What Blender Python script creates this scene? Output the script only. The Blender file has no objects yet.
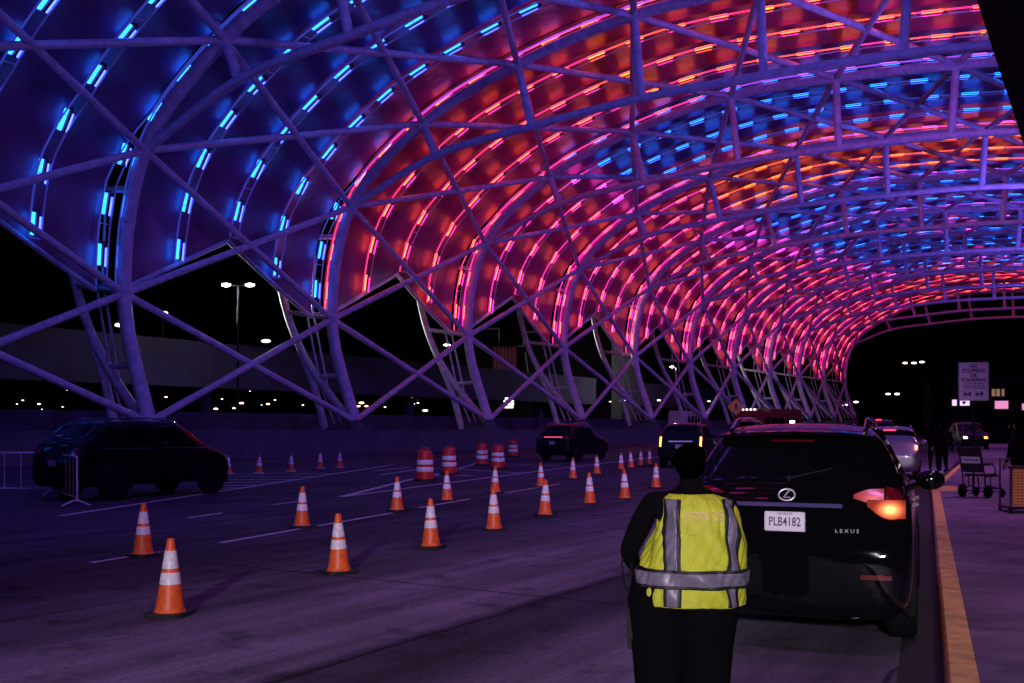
import bpy, bmesh, math, random
import numpy as np
from mathutils import Vector, Matrix
from mathutils.bvhtree import BVHTree
random.seed(7); np.random.seed(7)
sc = bpy.context.scene
C = sc.collection
R = math.radians

# ------------------------------------------------------------------ camera
H = 1.75                     # eye height
F = 1000.0                   # focal length in pixels of the 1024 px wide frame
HOR = 427.0                  # row of the horizon
cam_d = bpy.data.cameras.new("camera")
cam_d.sensor_width = 36.0
cam_d.lens = F / 1024 * 36.0
cam_d.shift_y = (HOR - 341.5) / 1024
cam_d.clip_end = 5000
cam_d.clip_start = 0.05
cam = bpy.data.objects.new("camera", cam_d)
C.objects.link(cam)
cam.location = (0, 0, H)
cam.rotation_euler = (R(90), 0, 0)
sc.camera = cam

# ------------------------------------------------------------------ night sky
world = bpy.data.worlds.new("World")
sc.world = world
world.use_nodes = True
nt = world.node_tree
nt.nodes.clear()
sky = nt.nodes.new("ShaderNodeTexSky")
sky.sky_type = 'NISHITA'
sky.sun_disc = False
sky.sun_elevation = R(-4.0)
sky.sun_rotation = R(200)
bg = nt.nodes.new("ShaderNodeBackground")
bg.inputs["Strength"].default_value = 0.05
wo = nt.nodes.new("ShaderNodeOutputWorld")
nt.links.new(sky.outputs[0], bg.inputs[0])
nt.links.new(bg.outputs[0], wo.inputs[0])

sc.view_settings.view_transform = 'Standard'
sc.view_settings.look = 'None'
sc.view_settings.exposure = 0.15
sc.view_settings.gamma = 1.0
sc.render.engine = 'CYCLES'
sc.cycles.use_denoising = True
sc.cycles.max_bounces = 5
sc.cycles.diffuse_bounces = 2
sc.cycles.glossy_bounces = 3
sc.cycles.transmission_bounces = 4
sc.cycles.sample_clamp_indirect = 4.0
sc.cycles.caustics_reflective = False
sc.cycles.caustics_refractive = False

# ------------------------------------------------------------------ coordinates
TH = 0.5434                  # the canopy axis is turned 31 degrees right of the view
ST, CT = math.sin(TH), math.cos(TH)
SL = 0.0094                  # the whole canopy climbs gently
def W(L, s, z=0.0):
    """point at lateral L (right +), s along the canopy axis, height z"""
    return Vector((L * CT + s * ST, -L * ST + s * CT, z))
def G(px, py, z=0.0):
    """ground position seen at a pixel of the photograph"""
    y = F * (H - z) / (py - HOR)
    return Vector(((px - 512) / F * y, y, z))
def at(px, y, z=0.0):
    return Vector(((px - 512) / F * y, y, z))

# ------------------------------------------------------------------ materials
MATS = {}
def mat(name, col, rough=0.5, metal=0.0, emit=None, es=0.0, coat=0.0, spec=0.5, noise=0.0, nscale=8.0, bump=0.0, bscale=40.0, trans=0.0, alpha=1.0):
    if name in MATS: return MATS[name]
    m = bpy.data.materials.new(name)
    m.use_nodes = True
    t = m.node_tree
    b = t.nodes["Principled BSDF"]
    b.inputs["Base Color"].default_value = (*col, 1)
    b.inputs["Roughness"].default_value = rough
    b.inputs["Metallic"].default_value = metal
    b.inputs["Coat Weight"].default_value = coat
    b.inputs["Coat Roughness"].default_value = 0.04
    b.inputs["Specular IOR Level"].default_value = spec
    b.inputs["Transmission Weight"].default_value = trans
    if emit:
        b.inputs["Emission Color"].default_value = (*emit, 1)
        b.inputs["Emission Strength"].default_value = es
    tc = None
    if noise > 0 or bump > 0:
        tc = t.nodes.new("ShaderNodeTexCoord")
    if noise > 0:
        n = t.nodes.new("ShaderNodeTexNoise")
        n.inputs["Scale"].default_value = nscale
        n.inputs["Detail"].default_value = 6
        n.inputs["Roughness"].default_value = 0.65
        t.links.new(tc.outputs["Object"], n.inputs["Vector"])
        mr = t.nodes.new("ShaderNodeMapRange")
        mr.inputs["From Min"].default_value = 0.3; mr.inputs["From Max"].default_value = 0.7
        mr.inputs["To Min"].default_value = 1 - noise; mr.inputs["To Max"].default_value = 1 + noise * 0.5
        t.links.new(n.outputs["Fac"], mr.inputs["Value"])
        mx = t.nodes.new("ShaderNodeMix"); mx.data_type = 'RGBA'; mx.blend_type = 'MULTIPLY'
        mx.inputs["Factor"].default_value = 1
        mx.inputs["A"].default_value = (*col, 1)
        t.links.new(mr.outputs[0], mx.inputs["B"])
        t.links.new(mx.outputs["Result"], b.inputs["Base Color"])
        mr2 = t.nodes.new("ShaderNodeMapRange")
        mr2.inputs["From Min"].default_value = 0.3; mr2.inputs["From Max"].default_value = 0.7
        mr2.inputs["To Min"].default_value = max(0.02, rough - 0.12); mr2.inputs["To Max"].default_value = min(1, rough + 0.12)
        t.links.new(n.outputs["Fac"], mr2.inputs["Value"])
        t.links.new(mr2.outputs[0], b.inputs["Roughness"])
    if bump > 0:
        n2 = t.nodes.new("ShaderNodeTexNoise")
        n2.inputs["Scale"].default_value = bscale; n2.inputs["Detail"].default_value = 4
        t.links.new(tc.outputs["Object"], n2.inputs["Vector"])
        bp = t.nodes.new("ShaderNodeBump")
        bp.inputs["Strength"].default_value = bump; bp.inputs["Distance"].default_value = 0.02
        t.links.new(n2.outputs["Fac"], bp.inputs["Height"])
        t.links.new(bp.outputs[0], b.inputs["Normal"])
    if name in ("pavement_concrete", "wall_concrete", "overpass_concrete", "kerb_yellow"): b.inputs["Specular IOR Level"].default_value = .1
    MATS[name] = m
    return m

def road_material():
    m = bpy.data.materials.new("road_concrete"); m.use_nodes = True
    t = m.node_tree; b = t.nodes["Principled BSDF"]; nd = t.nodes; lk = t.links.new
    tc = nd.new("ShaderNodeTexCoord")
    mp = nd.new("ShaderNodeMapping"); mp.vector_type = 'POINT'
    mp.inputs["Rotation"].default_value = (0, 0, TH)      # x becomes lateral L, y the axis s
    lk(tc.outputs["Object"], mp.inputs["Vector"])
    sx = nd.new("ShaderNodeSeparateXYZ"); lk(mp.outputs[0], sx.inputs[0])
    def noise(scale, detail=6, vec=None, rough=0.6):
        n = nd.new("ShaderNodeTexNoise"); n.inputs["Scale"].default_value = scale; n.inputs["Detail"].default_value = detail
        n.inputs["Roughness"].default_value = rough
        lk(vec or tc.outputs["Object"], n.inputs["Vector"]); return n.outputs["Fac"]
    def maprange(v, a, b_, c, d):
        n = nd.new("ShaderNodeMapRange"); lk(v, n.inputs["Value"])
        for k, x in zip(("From Min", "From Max", "To Min", "To Max"), (a, b_, c, d)): n.inputs[k].default_value = x
        return n.outputs[0]
    def math_(op, a, b_=None):
        n = nd.new("ShaderNodeMath"); n.operation = op
        for i, v in enumerate((a, b_)):
            if v is None: continue
            if isinstance(v, (int, float)): n.inputs[i].default_value = v
            else: lk(v, n.inputs[i])
        return n.outputs[0]
    # streaks drawn out along the driving direction
    mp2 = nd.new("ShaderNodeMapping"); mp2.inputs["Scale"].default_value = (1.0, 0.07, 1.0)
    lk(mp.outputs[0], mp2.inputs["Vector"])
    big = maprange(noise(0.35, 5), 0.3, 0.7, 0.62, 1.12)
    fine = maprange(noise(22, 8, None, 0.8), 0.3, 0.7, 0.5, 1.4)
    spk = maprange(noise(120, 3), 0.42, 0.72, 0.82, 1.7)
    strk = maprange(noise(2.2, 6, mp2.outputs[0]), 0.3, 0.7, 0.5, 1.25)
    blot = maprange(noise(1.6, 6), 0.56, 0.70, 1.0, 0.42)
    # lanes with shadow bands and a dim left painted in, edges nearly straight
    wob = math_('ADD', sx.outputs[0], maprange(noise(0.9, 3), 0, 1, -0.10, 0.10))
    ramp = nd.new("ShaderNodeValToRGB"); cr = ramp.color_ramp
    lane_shade = maprange(wob, -30, 10, 0, 1)
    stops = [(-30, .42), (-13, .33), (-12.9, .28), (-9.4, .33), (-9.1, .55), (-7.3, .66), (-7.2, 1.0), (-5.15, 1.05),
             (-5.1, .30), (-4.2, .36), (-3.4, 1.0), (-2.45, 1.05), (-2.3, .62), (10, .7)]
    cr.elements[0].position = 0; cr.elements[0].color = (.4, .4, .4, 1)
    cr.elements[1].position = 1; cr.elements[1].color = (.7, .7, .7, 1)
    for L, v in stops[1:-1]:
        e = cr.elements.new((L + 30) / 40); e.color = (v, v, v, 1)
    lk(lane_shade, ramp.inputs[0])
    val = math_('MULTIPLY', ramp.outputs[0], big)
    for o in (fine, spk, strk, blot): val = math_('MULTIPLY', val, o)
    # slab joints
    def joint(co, period, off, w):
        a = math_('ADD', co, off); a = math_('DIVIDE', a, period); a = math_('FRACT', a)
        a = math_('SUBTRACT', a, 0.5); a = math_('ABSOLUTE', a)
        return maprange(a, 0.5 - w / period, 0.5 - w / period * 0.5, 1.0, 0.35)
    jw = math_('ADD', sx.outputs[1], maprange(noise(2.5, 3), 0, 1, -0.03, 0.03))
    val = math_('MULTIPLY', val, joint(wob, 3.6, 1.35, 0.03))
    val = math_('MULTIPLY', val, joint(jw, 5.5, 2.0, 0.035))
    vor = nd.new("ShaderNodeTexVoronoi"); vor.feature = 'DISTANCE_TO_EDGE'; vor.inputs["Scale"].default_value = 0.28
    nv = nd.new("ShaderNodeMixRGB") if False else None
    addn = nd.new("ShaderNodeVectorMath"); addn.operation = 'ADD'
    ncol = nd.new("ShaderNodeTexNoise"); ncol.inputs["Scale"].default_value = 1.3; ncol.inputs["Detail"].default_value = 6
    lk(tc.outputs["Object"], ncol.inputs["Vector"]); lk(ncol.outputs["Color"], addn.inputs[0]); lk(tc.outputs["Object"], addn.inputs[1])
    lk(addn.outputs[0], vor.inputs["Vector"])
    crack = maprange(vor.outputs["Distance"], 0.0, 0.004, 0.72, 1.0)
    val = math_('MULTIPLY', val, crack)
    val = math_('MULTIPLY', val, 0.21)
    cc = nd.new("ShaderNodeCombineColor")
    lk(val, cc.inputs[0]); lk(math_('MULTIPLY', val, 0.86), cc.inputs[1]); lk(math_('MULTIPLY', val, 1.22), cc.inputs[2])
    lk(cc.outputs[0], b.inputs["Base Color"])
    b.inputs["Roughness"].default_value = .92; b.inputs["Specular IOR Level"].default_value = .08
    bp = nd.new("ShaderNodeBump"); bp.inputs["Strength"].default_value = 0.35; bp.inputs["Distance"].default_value = 0.01
    lk(noise(60, 6, None, 0.8), bp.inputs["Height"]); lk(bp.outputs[0], b.inputs["Normal"])
    return m

def membrane_material():
    m = bpy.data.materials.new("membrane_film"); m.use_nodes = True
    t = m.node_tree; b = t.nodes["Principled BSDF"]; nd = t.nodes; lk = t.links.new
    tc = nd.new("ShaderNodeTexCoord")
    n = nd.new("ShaderNodeTexNoise"); n.inputs["Scale"].default_value = 0.5; n.inputs["Detail"].default_value = 5
    lk(tc.outputs["Object"], n.inputs["Vector"])
    r = nd.new("ShaderNodeValToRGB")
    r.color_ramp.elements[0].position = .3; r.color_ramp.elements[0].color = (.125, .026, .085, 1)
    r.color_ramp.elements[1].position = .7; r.color_ramp.elements[1].color = (.225, .05, .155, 1)
    lk(n.outputs["Fac"], r.inputs[0]); lk(r.outputs[0], b.inputs["Base Color"])
    b.inputs["Roughness"].default_value = 0.34
    b.inputs["Specular IOR Level"].default_value = 0.6
    n2 = nd.new("ShaderNodeTexNoise"); n2.inputs["Scale"].default_value = 1.1; n2.inputs["Detail"].default_value = 4
    lk(tc.outputs["Object"], n2.inputs["Vector"])
    bp = nd.new("ShaderNodeBump"); bp.inputs["Strength"].default_value = .5; bp.inputs["Distance"].default_value = .12
    lk(n2.outputs["Fac"], bp.inputs["Height"]); lk(bp.outputs[0], b.inputs["Normal"])
    return m

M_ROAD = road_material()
M_FILM = membrane_material()
M_STEEL = mat("painted_steel", (.62, .58, .66), .45, noise=.35, nscale=2.2, bump=.08)
M_RAIL = mat("aluminium_rail", (.72, .7, .76), .4)
M_DARK = mat("dark_housing", (.03, .03, .035), .5)
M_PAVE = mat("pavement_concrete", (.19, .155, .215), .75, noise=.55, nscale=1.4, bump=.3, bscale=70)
M_YELL = mat("kerb_yellow", (.74, .5, .17), .7, noise=.45, nscale=5, bump=.4, bscale=50)
M_CONC = mat("wall_concrete", (.13, .12, .14), .8, noise=.3, nscale=.8, bump=.3, bscale=12)
M_CONC2 = mat("overpass_concrete", (.085, .07, .12), .8, noise=.25, nscale=.4, bump=.2)
M_GROUND = mat("far_asphalt", (.05, .05, .052), .9, noise=.3, nscale=.2)
M_PAINT = mat("road_paint", (.55, .53, .55), .7, noise=.55, nscale=7)
M_BLACKP = mat("black_car_paint", (.003, .003, .004), .5, coat=1.0, spec=.0)
M_NAVYP = mat("dark_blue_car_paint", (.003, .003, .005), .4, coat=.35, spec=.1)
M_SILVER = mat("silver_car_paint", (.22, .21, .24), .3, .7, coat=1.0)
M_REDP = mat("red_bus_paint", (.22, .012, .02), .3, coat=.6)
M_WHITEP = mat("white_van_paint", (.75, .74, .76), .35, coat=.4)
M_GLASS = mat("tinted_glass", (.003, .003, .004), .05, spec=.4)
M_RUBBER = mat("tyre_rubber", (.006, .006, .007), .85, bump=.2, spec=.1)
M_TRIM = mat("black_plastic_trim", (.006, .006, .007), .6, spec=.25)
M_BRIGHT = mat("brushed_bright_trim", (.75, .74, .78), .35, .5)
M_CHROME = mat("chrome_trim", (.7, .7, .74), .12, 1.0)
M_RIM = mat("alloy_rim", (.3, .3, .32), .3, .9)
M_ORANGE = mat("cone_orange_vinyl", (.9, .135, .03), .45, noise=.4, nscale=13)
M_REFL = mat("white_reflective_sleeve", (.85, .83, .86), .38, noise=.28, nscale=24)
M_BASE = mat("black_rubber_base", (.012, .012, .013), .7, noise=.4, nscale=20)
M_WBASE = mat("pale_rubber_base", (.6, .58, .6), .7, noise=.3, nscale=12)

# ------------------------------------------------------------------ object helpers
def link(name, mesh, parent=None):
    o = bpy.data.objects.new(name, mesh); C.objects.link(o)
    if parent is not None: o.parent = parent
    return o
def tag(o, label=None, cat=None, group=None, kind=None):
    if label: o["label"] = label
    if cat: o["category"] = cat
    if group: o["group"] = group
    if kind: o["kind"] = kind
    return o
def empty(name, loc=(0, 0, 0), rz=0.0, label=None, cat=None, group=None):
    o = bpy.data.objects.new(name, None); C.objects.link(o)
    o.empty_display_size = .1
    o.location = loc; o.rotation_euler = (0, 0, rz)
    return tag(o, label, cat, group)
def copy_tree(o, parent=None):
    c = o.copy(); C.objects.link(c)
    if parent is not None: c.parent = parent
    for ch in list(o.children): copy_tree(ch, c)
    return c

class MB:
    """collects faces into one mesh, several materials allowed"""
    def __init__(s): s.v = []; s.f = []; s.m = []; s.mi = 0
    def add(s, vs, fs):
        k = len(s.v); s.v += [tuple(v) for v in vs]
        for f in fs: s.f.append([i + k for i in f]); s.m.append(s.mi)
    def box(s, c, size, M=None):
        x, y, z = (d / 2 for d in size); c = Vector(c)
        vs = [Vector((a * x, b * y, d * z)) for a in (-1, 1) for b in (-1, 1) for d in (-1, 1)]
        if M is not None: vs = [M @ v for v in vs]
        s.add([v + c for v in vs], [(0, 1, 3, 2), (4, 6, 7, 5), (0, 4, 5, 1), (2, 3, 7, 6), (0, 2, 6, 4), (1, 5, 7, 3)])
    def tube(s, pts, r, n=8, cap=True):
        pts = [Vector(p) for p in pts]
        rs = r if isinstance(r, (list, tuple)) else [r] * len(pts)
        up = None; rings = []
        for i, p in enumerate(pts):
            a = pts[max(0, i - 1)]; b = pts[min(len(pts) - 1, i + 1)]
            d = (b - a)
            if d.length < 1e-9: d = Vector((0, 0, 1))
            d.normalize()
            if up is None:
                up = Vector((0, 0, 1)) if abs(d.z) < .9 else Vector((1, 0, 0))
            x = d.cross(up).normalized(); up = x.cross(d).normalized()
            rings.append([p + (x * math.cos(2 * math.pi * k / n) + up * math.sin(2 * math.pi * k / n)) * rs[i] for k in range(n)])
        vs = [v for rg in rings for v in rg]; fs = []
        for i in range(len(rings) - 1):
            for k in range(n):
                fs.append((i * n + k, i * n + (k + 1) % n, (i + 1) * n + (k + 1) % n, (i + 1) * n + k))
        if cap:
            fs.append(tuple(range(n))[::-1]); fs.append(tuple((len(rings) - 1) * n + k for k in range(n)))
        s.add(vs, fs)
    def lathe(s, prof, n=24, c=(0, 0, 0), axis='z'):
        vs = []; fs = []
        for r, z in prof:
            for k in range(n):
                a = 2 * math.pi * k / n
                p = (r * math.cos(a), r * math.sin(a), z)
                if axis == 'x': p = (z, p[0], p[1])
                if axis == 'y': p = (p[0], z, p[1])
                vs.append((p[0] + c[0], p[1] + c[1], p[2] + c[2]))
        for i in range(len(prof) - 1):
            for k in range(n):
                fs.append((i * n + k, i * n + (k + 1) % n, (i + 1) * n + (k + 1) % n, (i + 1) * n + k))
        fs.append(tuple(range(n))[::-1]); fs.append(tuple((len(prof) - 1) * n + k for k in range(n)))
        s.add(vs, fs)
    def prism(s, poly, z0, z1):
        n = len(poly)
        vs = [(p[0], p[1], z0) for p in poly] + [(p[0], p[1], z1) for p in poly]
        fs = [tuple(range(n))[::-1], tuple(range(n, 2 * n))] + [(i, (i + 1) % n, n + (i + 1) % n, n + i) for i in range(n)]
        s.add(vs, fs)
    def prism_dir(s, poly, d):
        """closed prism from a 3D polygon pushed along d"""
        n = len(poly); d = Vector(d); p = [Vector(q) for q in poly]
        s.add(p + [q + d for q in p], [tuple(range(n))[::-1], tuple(range(n, 2 * n))] + [(i, (i + 1) % n, n + (i + 1) % n, n + i) for i in range(n)])
    def sphere(s, c, r, n=12, sq=(1, 1, 1)):
        c = Vector(c); vs = []; fs = []; m = n // 2
        for i in range(m + 1):
            t = math.pi * i / m
            for k in range(n):
                a = 2 * math.pi * k / n
                vs.append(c + Vector((r * sq[0] * math.sin(t) * math.cos(a), r * sq[1] * math.sin(t) * math.sin(a), r * sq[2] * math.cos(t))))
        for i in range(m):
            for k in range(n):
                fs.append((i * n + k, (i + 1) * n + k, (i + 1) * n + (k + 1) % n, i * n + (k + 1) % n))
        s.add(vs, fs)
    def mesh(s, name, mats, smooth=True, bevel=0):
        me = bpy.data.meshes.new(name)
        me.from_pydata([tuple(v) for v in s.v], [], s.f)
        mats = mats if isinstance(mats, (list, tuple)) else [mats]
        for m in mats: me.materials.append(m)
        me.polygons.foreach_set("material_index", s.m)
        bm = bmesh.new(); bm.from_mesh(me)
        bmesh.ops.remove_doubles(bm, verts=bm.verts, dist=1e-6)
        bmesh.ops.dissolve_degenerate(bm, edges=bm.edges, dist=1e-7)
        bmesh.ops.recalc_face_normals(bm, faces=bm.faces)
        if bevel > 0:
            es = [e for e in bm.edges if len(e.link_faces) == 2 and e.calc_face_angle(0) > R(40)]
            bmesh.ops.bevel(bm, geom=es, offset=bevel, segments=2, affect='EDGES', clamp_overlap=True)
        if smooth:
            for f in bm.faces: f.smooth = True
            for e in bm.edges:
                if len(e.link_faces) == 2 and e.calc_face_angle(0) > R(38): e.smooth = False
        bm.to_mesh(me); bm.free()
        return me
    def build(s, name, mats, parent=None, smooth=True, bevel=0):
        return link(name, s.mesh(name, mats, smooth, bevel), parent)

def text_mesh(name, txt, size, m, depth=.002, align='CENTER', sx=1.0, bold=0.0, spacing=1.0):
    cu = bpy.data.curves.new(name, 'FONT')
    cu.body = txt; cu.size = size; cu.extrude = depth; cu.align_x = align; cu.align_y = 'CENTER'
    cu.offset = bold; cu.space_character = spacing; cu.resolution_u = 2
    ob = bpy.data.objects.new("tmp", cu); C.objects.link(ob)
    dg = bpy.context.evaluated_depsgraph_get()
    me = bpy.data.meshes.new_from_object(ob.evaluated_get(dg))
    bpy.data.objects.remove(ob)
    me.name = name
    if sx != 1.0: me.transform(Matrix.Scale(sx, 4, (1, 0, 0)))
    me.materials.clear(); me.materials.append(m)
    return me

def evaluated(o):
    dg = bpy.context.evaluated_depsgraph_get()
    return bpy.data.meshes.new_from_object(o.evaluated_get(dg))

# ------------------------------------------------------------------ canopy profile (lateral, height)
NODES = [(-44, 1.65), (-46, 8.65), (-44.3, 16.15), (-38.3, 20.85), (-31.2, 23.35), (-23.5, 24.7), (-16.2, 24.65),
         (-8.7, 24.15), (-1.2, 23.25), (6.3, 21.9)]
INNER = [(-44.3, 16.15), (-37.3, 18.65), (-30.2, 19.4), (-23.0, 19.9), (-16.0, 19.9), (-9.0, 19.7), (-1.5, 18.95), (6.3, 17.8)]
S1, BAY, NR, I0 = 35.5, 16.8, 12, -2            # rib index 1 stands at s = S1; ribs 0..11
def spl(pts, j):
    n = len(pts); i = min(max(int(math.floor(j)), 0), n - 2); t = j - i
    p = [np.array(pts[min(max(k, 0), n - 1)], float) for k in (i - 1, i, i + 1, i + 2)]
    if i == 0: p[0] = 2 * p[1] - p[2]
    if i == n - 2: p[3] = 2 * p[2] - p[1]
    return .5 * ((2 * p[1]) + (-p[0] + p[2]) * t + (2 * p[0] - 5 * p[1] + 4 * p[2] - p[3]) * t * t + (-p[0] + 3 * p[1] - 3 * p[2] + p[3]) * t ** 3)
def prof(j, off=0.0):
    p = spl(NODES, j)
    if off:
        e = .02; d = spl(NODES, min(j + e, 9)) - spl(NODES, max(j - e, 0)); d /= np.linalg.norm(d)
        p = p + np.array((-d[1], d[0])) * off      # outwards (away from the road)
    return p
def cz(s): return SL * s
def rib_s(i): return S1 + (i - 1) * BAY
def PC(j, s, off=0.0):
    p = prof(j, off); return W(p[0], s, p[1] + cz(s))

# ================================================================== SETTING
g = MB(); g.add([(-2500, -600, -.012), (2500, -600, -.012), (2500, 4000, -.012), (-2500, 4000, -.012)], [(0, 1, 2, 3)])
tag(g.build("ground", M_GROUND), kind="structure")
g = MB()
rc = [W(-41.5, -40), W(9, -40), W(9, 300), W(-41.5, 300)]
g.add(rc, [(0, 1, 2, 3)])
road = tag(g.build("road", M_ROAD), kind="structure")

# kerb line: straight past the car, then bending parallel to the terminal
K0 = Vector((2.71, 6.25)); KD = Vector((.383, .924))
def kerb_pt(t):
    if t < 22: return K0 + KD * t
    p = K0 + KD * 22
    d2 = Vector((.44, .898)).normalized()
    return p + d2 * (t - 22)
kp = [kerb_pt(t) for t in (-22, -10, 0, 6, 12, 18, 22, 30, 45, 70, 110, 160)]
KW = .2
nrm = [(Vector((KD.y, -KD.x))) for _ in kp]
kb = MB()
pr = []
for p, n in zip(kp, nrm):
    q = p + n * KW
    pr.append([(p.x - .0, p.y, -.02), (p.x + .012 * n.x, p.y + .012 * n.y, .125), (p.x + .035 * n.x, p.y + .035 * n.y, .15), (q.x, q.y, .15), (q.x, q.y, -.02)])
vs = [v for r_ in pr for v in r_]; fs = []
for i in range(len(pr) - 1):
    for k in range(4): fs.append((i * 5 + k, i * 5 + k + 1, (i + 1) * 5 + k + 1, (i + 1) * 5 + k))
kb.add(vs, fs)
tag(kb.build("kerb", M_YELL), kind="structure")
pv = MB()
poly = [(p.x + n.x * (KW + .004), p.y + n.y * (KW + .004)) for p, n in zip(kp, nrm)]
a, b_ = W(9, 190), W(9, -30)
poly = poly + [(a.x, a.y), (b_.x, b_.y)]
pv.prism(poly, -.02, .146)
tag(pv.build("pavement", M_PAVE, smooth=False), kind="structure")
gm = MB(); gp = []
for p, n in zip(kp, nrm):
    gp += [(p.x - n.x * .3, p.y - n.y * .3, .0035), (p.x, p.y, .0035)]
gm.add(gp, [(2 * i, 2 * i + 1, 2 * i + 3, 2 * i + 2) for i in range(len(kp) - 1)])
tag(gm.build("gutter", mat("oily_gutter", (.016, .015, .017), .85, noise=.6, nscale=3), smooth=False), kind="structure")
# pavement joints as shallow dark saw cuts
jm = MB()
for t in np.arange(-4, 60, 3.0):
    p = kerb_pt(t); n = nrm[0]
    a = p + n * .23; e = p + n * 9
    d = KD * .014
    jm.add([(a.x - d.x, a.y - d.y, .1475), (e.x - d.x, e.y - d.y, .1475), (e.x + d.x, e.y + d.y, .1475), (a.x + d.x, a.y + d.y, .1475)], [(0, 1, 2, 3)])
tag(jm.build("pavement_joint_lines", M_DARK, smooth=False), kind="structure")
# tactile strip crossing the pavement beside the ramp
tm = MB()
t0 = G(931, 491, .15); t1 = G(958, 490.5, .15); t2 = G(957, 486, .15); t3 = G(931, 486, .15)
tm.prism([(t0.x, t0.y), (t1.x, t1.y), (t2.x, t2.y), (t3.x, t3.y)], .14, .155)
for a_ in np.linspace(.04, .96, 24):
    for b2 in (.15, .38, .62, .85):
        lo = t0.lerp(t1, a_); hi = t3.lerp(t2, a_); p = lo.lerp(hi, b2)
        tm.box((p.x, p.y, .158), (.03, .05, .008))
tag(tm.build("tactile_paving", M_YELL, smooth=False), kind="structure")

# painted markings
pm = MB()
def stripe(pa, pb, w, z=.004):
    a, b = G(*pa), G(*pb); d = (b - a); d.normalize(); n = Vector((-d.y, d.x, 0)) * w / 2
    seg = max(1, int((b - a).length / 3))
    for k in range(seg):
        p, q = a.lerp(b, k / seg), a.lerp(b, (k + 1) / seg)
        pm.add([(p - n).to_tuple()[:2] + (z,), (q - n).to_tuple()[:2] + (z,), (q + n).to_tuple()[:2] + (z,), (p + n).to_tuple()[:2] + (z,)], [(0, 1, 2, 3)])
stripe((60, 516), (392, 465), .16)
stripe((341, 497), (413, 479), .2)
stripe((341, 497), (560, 468.4), .15, .0042)
stripe((560, 468.4), (700, 452), .15)
for k in range(7):
    y = 473.5 + 2.9 * k
    x1 = 392 - (y - 465) / .1537 - 4
    stripe((228 - 6 * k, y + .6), (x1, y), .17, .0041)
for a_, b2 in (((372, 471), (412, 467)), ((380, 475), (420, 469)), ((430, 477), (478, 463)), ((436, 468), (520, 473)), ((470, 462.5), (560, 466)), ((428, 473), (470, 476))):
    stripe(a_, b2, .18, .0043)
for a_, b2 in (((272, 505), (302, 501)), ((188, 518), (222, 513)), ((220, 543), (300, 529)), ((318, 526), (392, 513)), ((418, 508), (470, 499)), ((90, 563), (160, 552)), ((505, 493), (560, 484))):
    stripe(a_, b2, .1)
tag(pm.build("road_markings", M_PAINT, smooth=False), kind="structure")

# ---- barrier wall along the canopy feet and a retaining wall behind
def wall_run(name, L, s0, s1, h, th, m, label, step, cap=.0):
    mb = MB(); n = int((s1 - s0) / step)
    for k in range(n):
        a, b = s0 + k * step + .015, s0 + (k + 1) * step - .015
        c0 = cz(a) * 0
        q = [W(L - th / 2, a), W(L + th / 2, a), W(L + th / 2, b), W(L - th / 2, b)]
        mb.prism([(p.x, p.y) for p in q], -.02, h)
        if cap:
            q = [W(L - th / 2 - cap, a), W(L + th / 2 + cap, a), W(L + th / 2 + cap, b), W(L - th / 2 - cap, b)]
            mb.prism([(p.x, p.y) for p in q], h + .003, h + .12)
    return tag(mb.build(name, m, smooth=False), label, "wall")
wall_run("barrier_wall", -41.2, 0, 240, 1.45, .5, M_CONC, "long low concrete barrier along the feet of the canopy arches", 6.0, .05)
wall_run("retaining_wall", -53, 0, 240, 2.75, .4, M_CONC2, "taller pale concrete wall behind the feet of the canopy arches", 8.0)

# ---- elevated roadway beyond
ov = empty("overpass", W(-70, 100), 0, "long elevated concrete roadway on columns behind the canopy legs", "overpass")
inv = ov.matrix_basis.inverted()
def Wl(L, s, z): return inv @ W(L, s, z) if False else W(L, s, z) - W(-70, 100, 0)
mb = MB()
for k in range(22):
    a, b = -40 + k * 16 + .02, -40 + (k + 1) * 16 - .02
    secs = [(-70, 5.3), (-70, 9.4), (-70.35, 9.4), (-70.35, 8.3), (-80, 8.3), (-80, 6.2), (-73, 5.3)]
    q = [Wl(L, a, z) for L, z in secs]
    mb.prism_dir(q, W(0, b - a, 0))
mb.build("deck", M_CONC2, ov, smooth=False)
for k in range(11):
    c = MB(); p = Wl(-74, -30 + k * 32, 0)
    c.lathe([(.7, -.02), (.7, 4.6), (1.3, 5.29)], 16, (p.x, p.y, 0))
    c.build("column", M_CONC2, ov)

# ---- terminal building whose roof overhang passes overhead on the right
M_BUILD = mat("dark_cladding", (.006, .0055, .007), .9, noise=.3, nscale=1)
tb = empty("terminal_building", W(8, 60), 0, "black roof overhang of the terminal cutting off the top right corner", "building")
def Tl(L, s, z): return W(L, s, z) - W(8, 60, 0)
mb = MB(); q = [Tl(-3.3, -30, 13.55), Tl(-3.3, -30, 15.2), Tl(9, -30, 15.6), Tl(9, -30, 13.55)]
mb.prism_dir(q, W(0, 250, 0)); mb.build("roof_overhang", M_BUILD, tb, smooth=False)
mb = MB(); q = [Tl(7.0, -30, 0), Tl(7.0, -30, 13.5), Tl(14, -30, 13.5), Tl(14, -30, 0)]
mb.prism_dir(q, W(0, 250, 0)); mb.build("facade", M_BUILD, tb, smooth=False)
mb = MB(); q = [Tl(6.4, -30, 15.7), Tl(6.4, -30, 24), Tl(14, -30, 24), Tl(14, -30, 15.7)]
mb.prism_dir(q, W(0, 250, 0)); mb.build("upper_wall", M_BUILD, tb, smooth=False)
for k in range(14):
    mb = MB(); s_ = -24 + k * 16
    q = [Tl(6.9, s_, .5), Tl(6.9, s_, 4.5), Tl(6.98, s_, 4.5), Tl(6.98, s_, .5)]
    mb.prism_dir(q, W(0, 12, 0)); mb.build("window", M_GLASS, tb, smooth=False)

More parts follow.
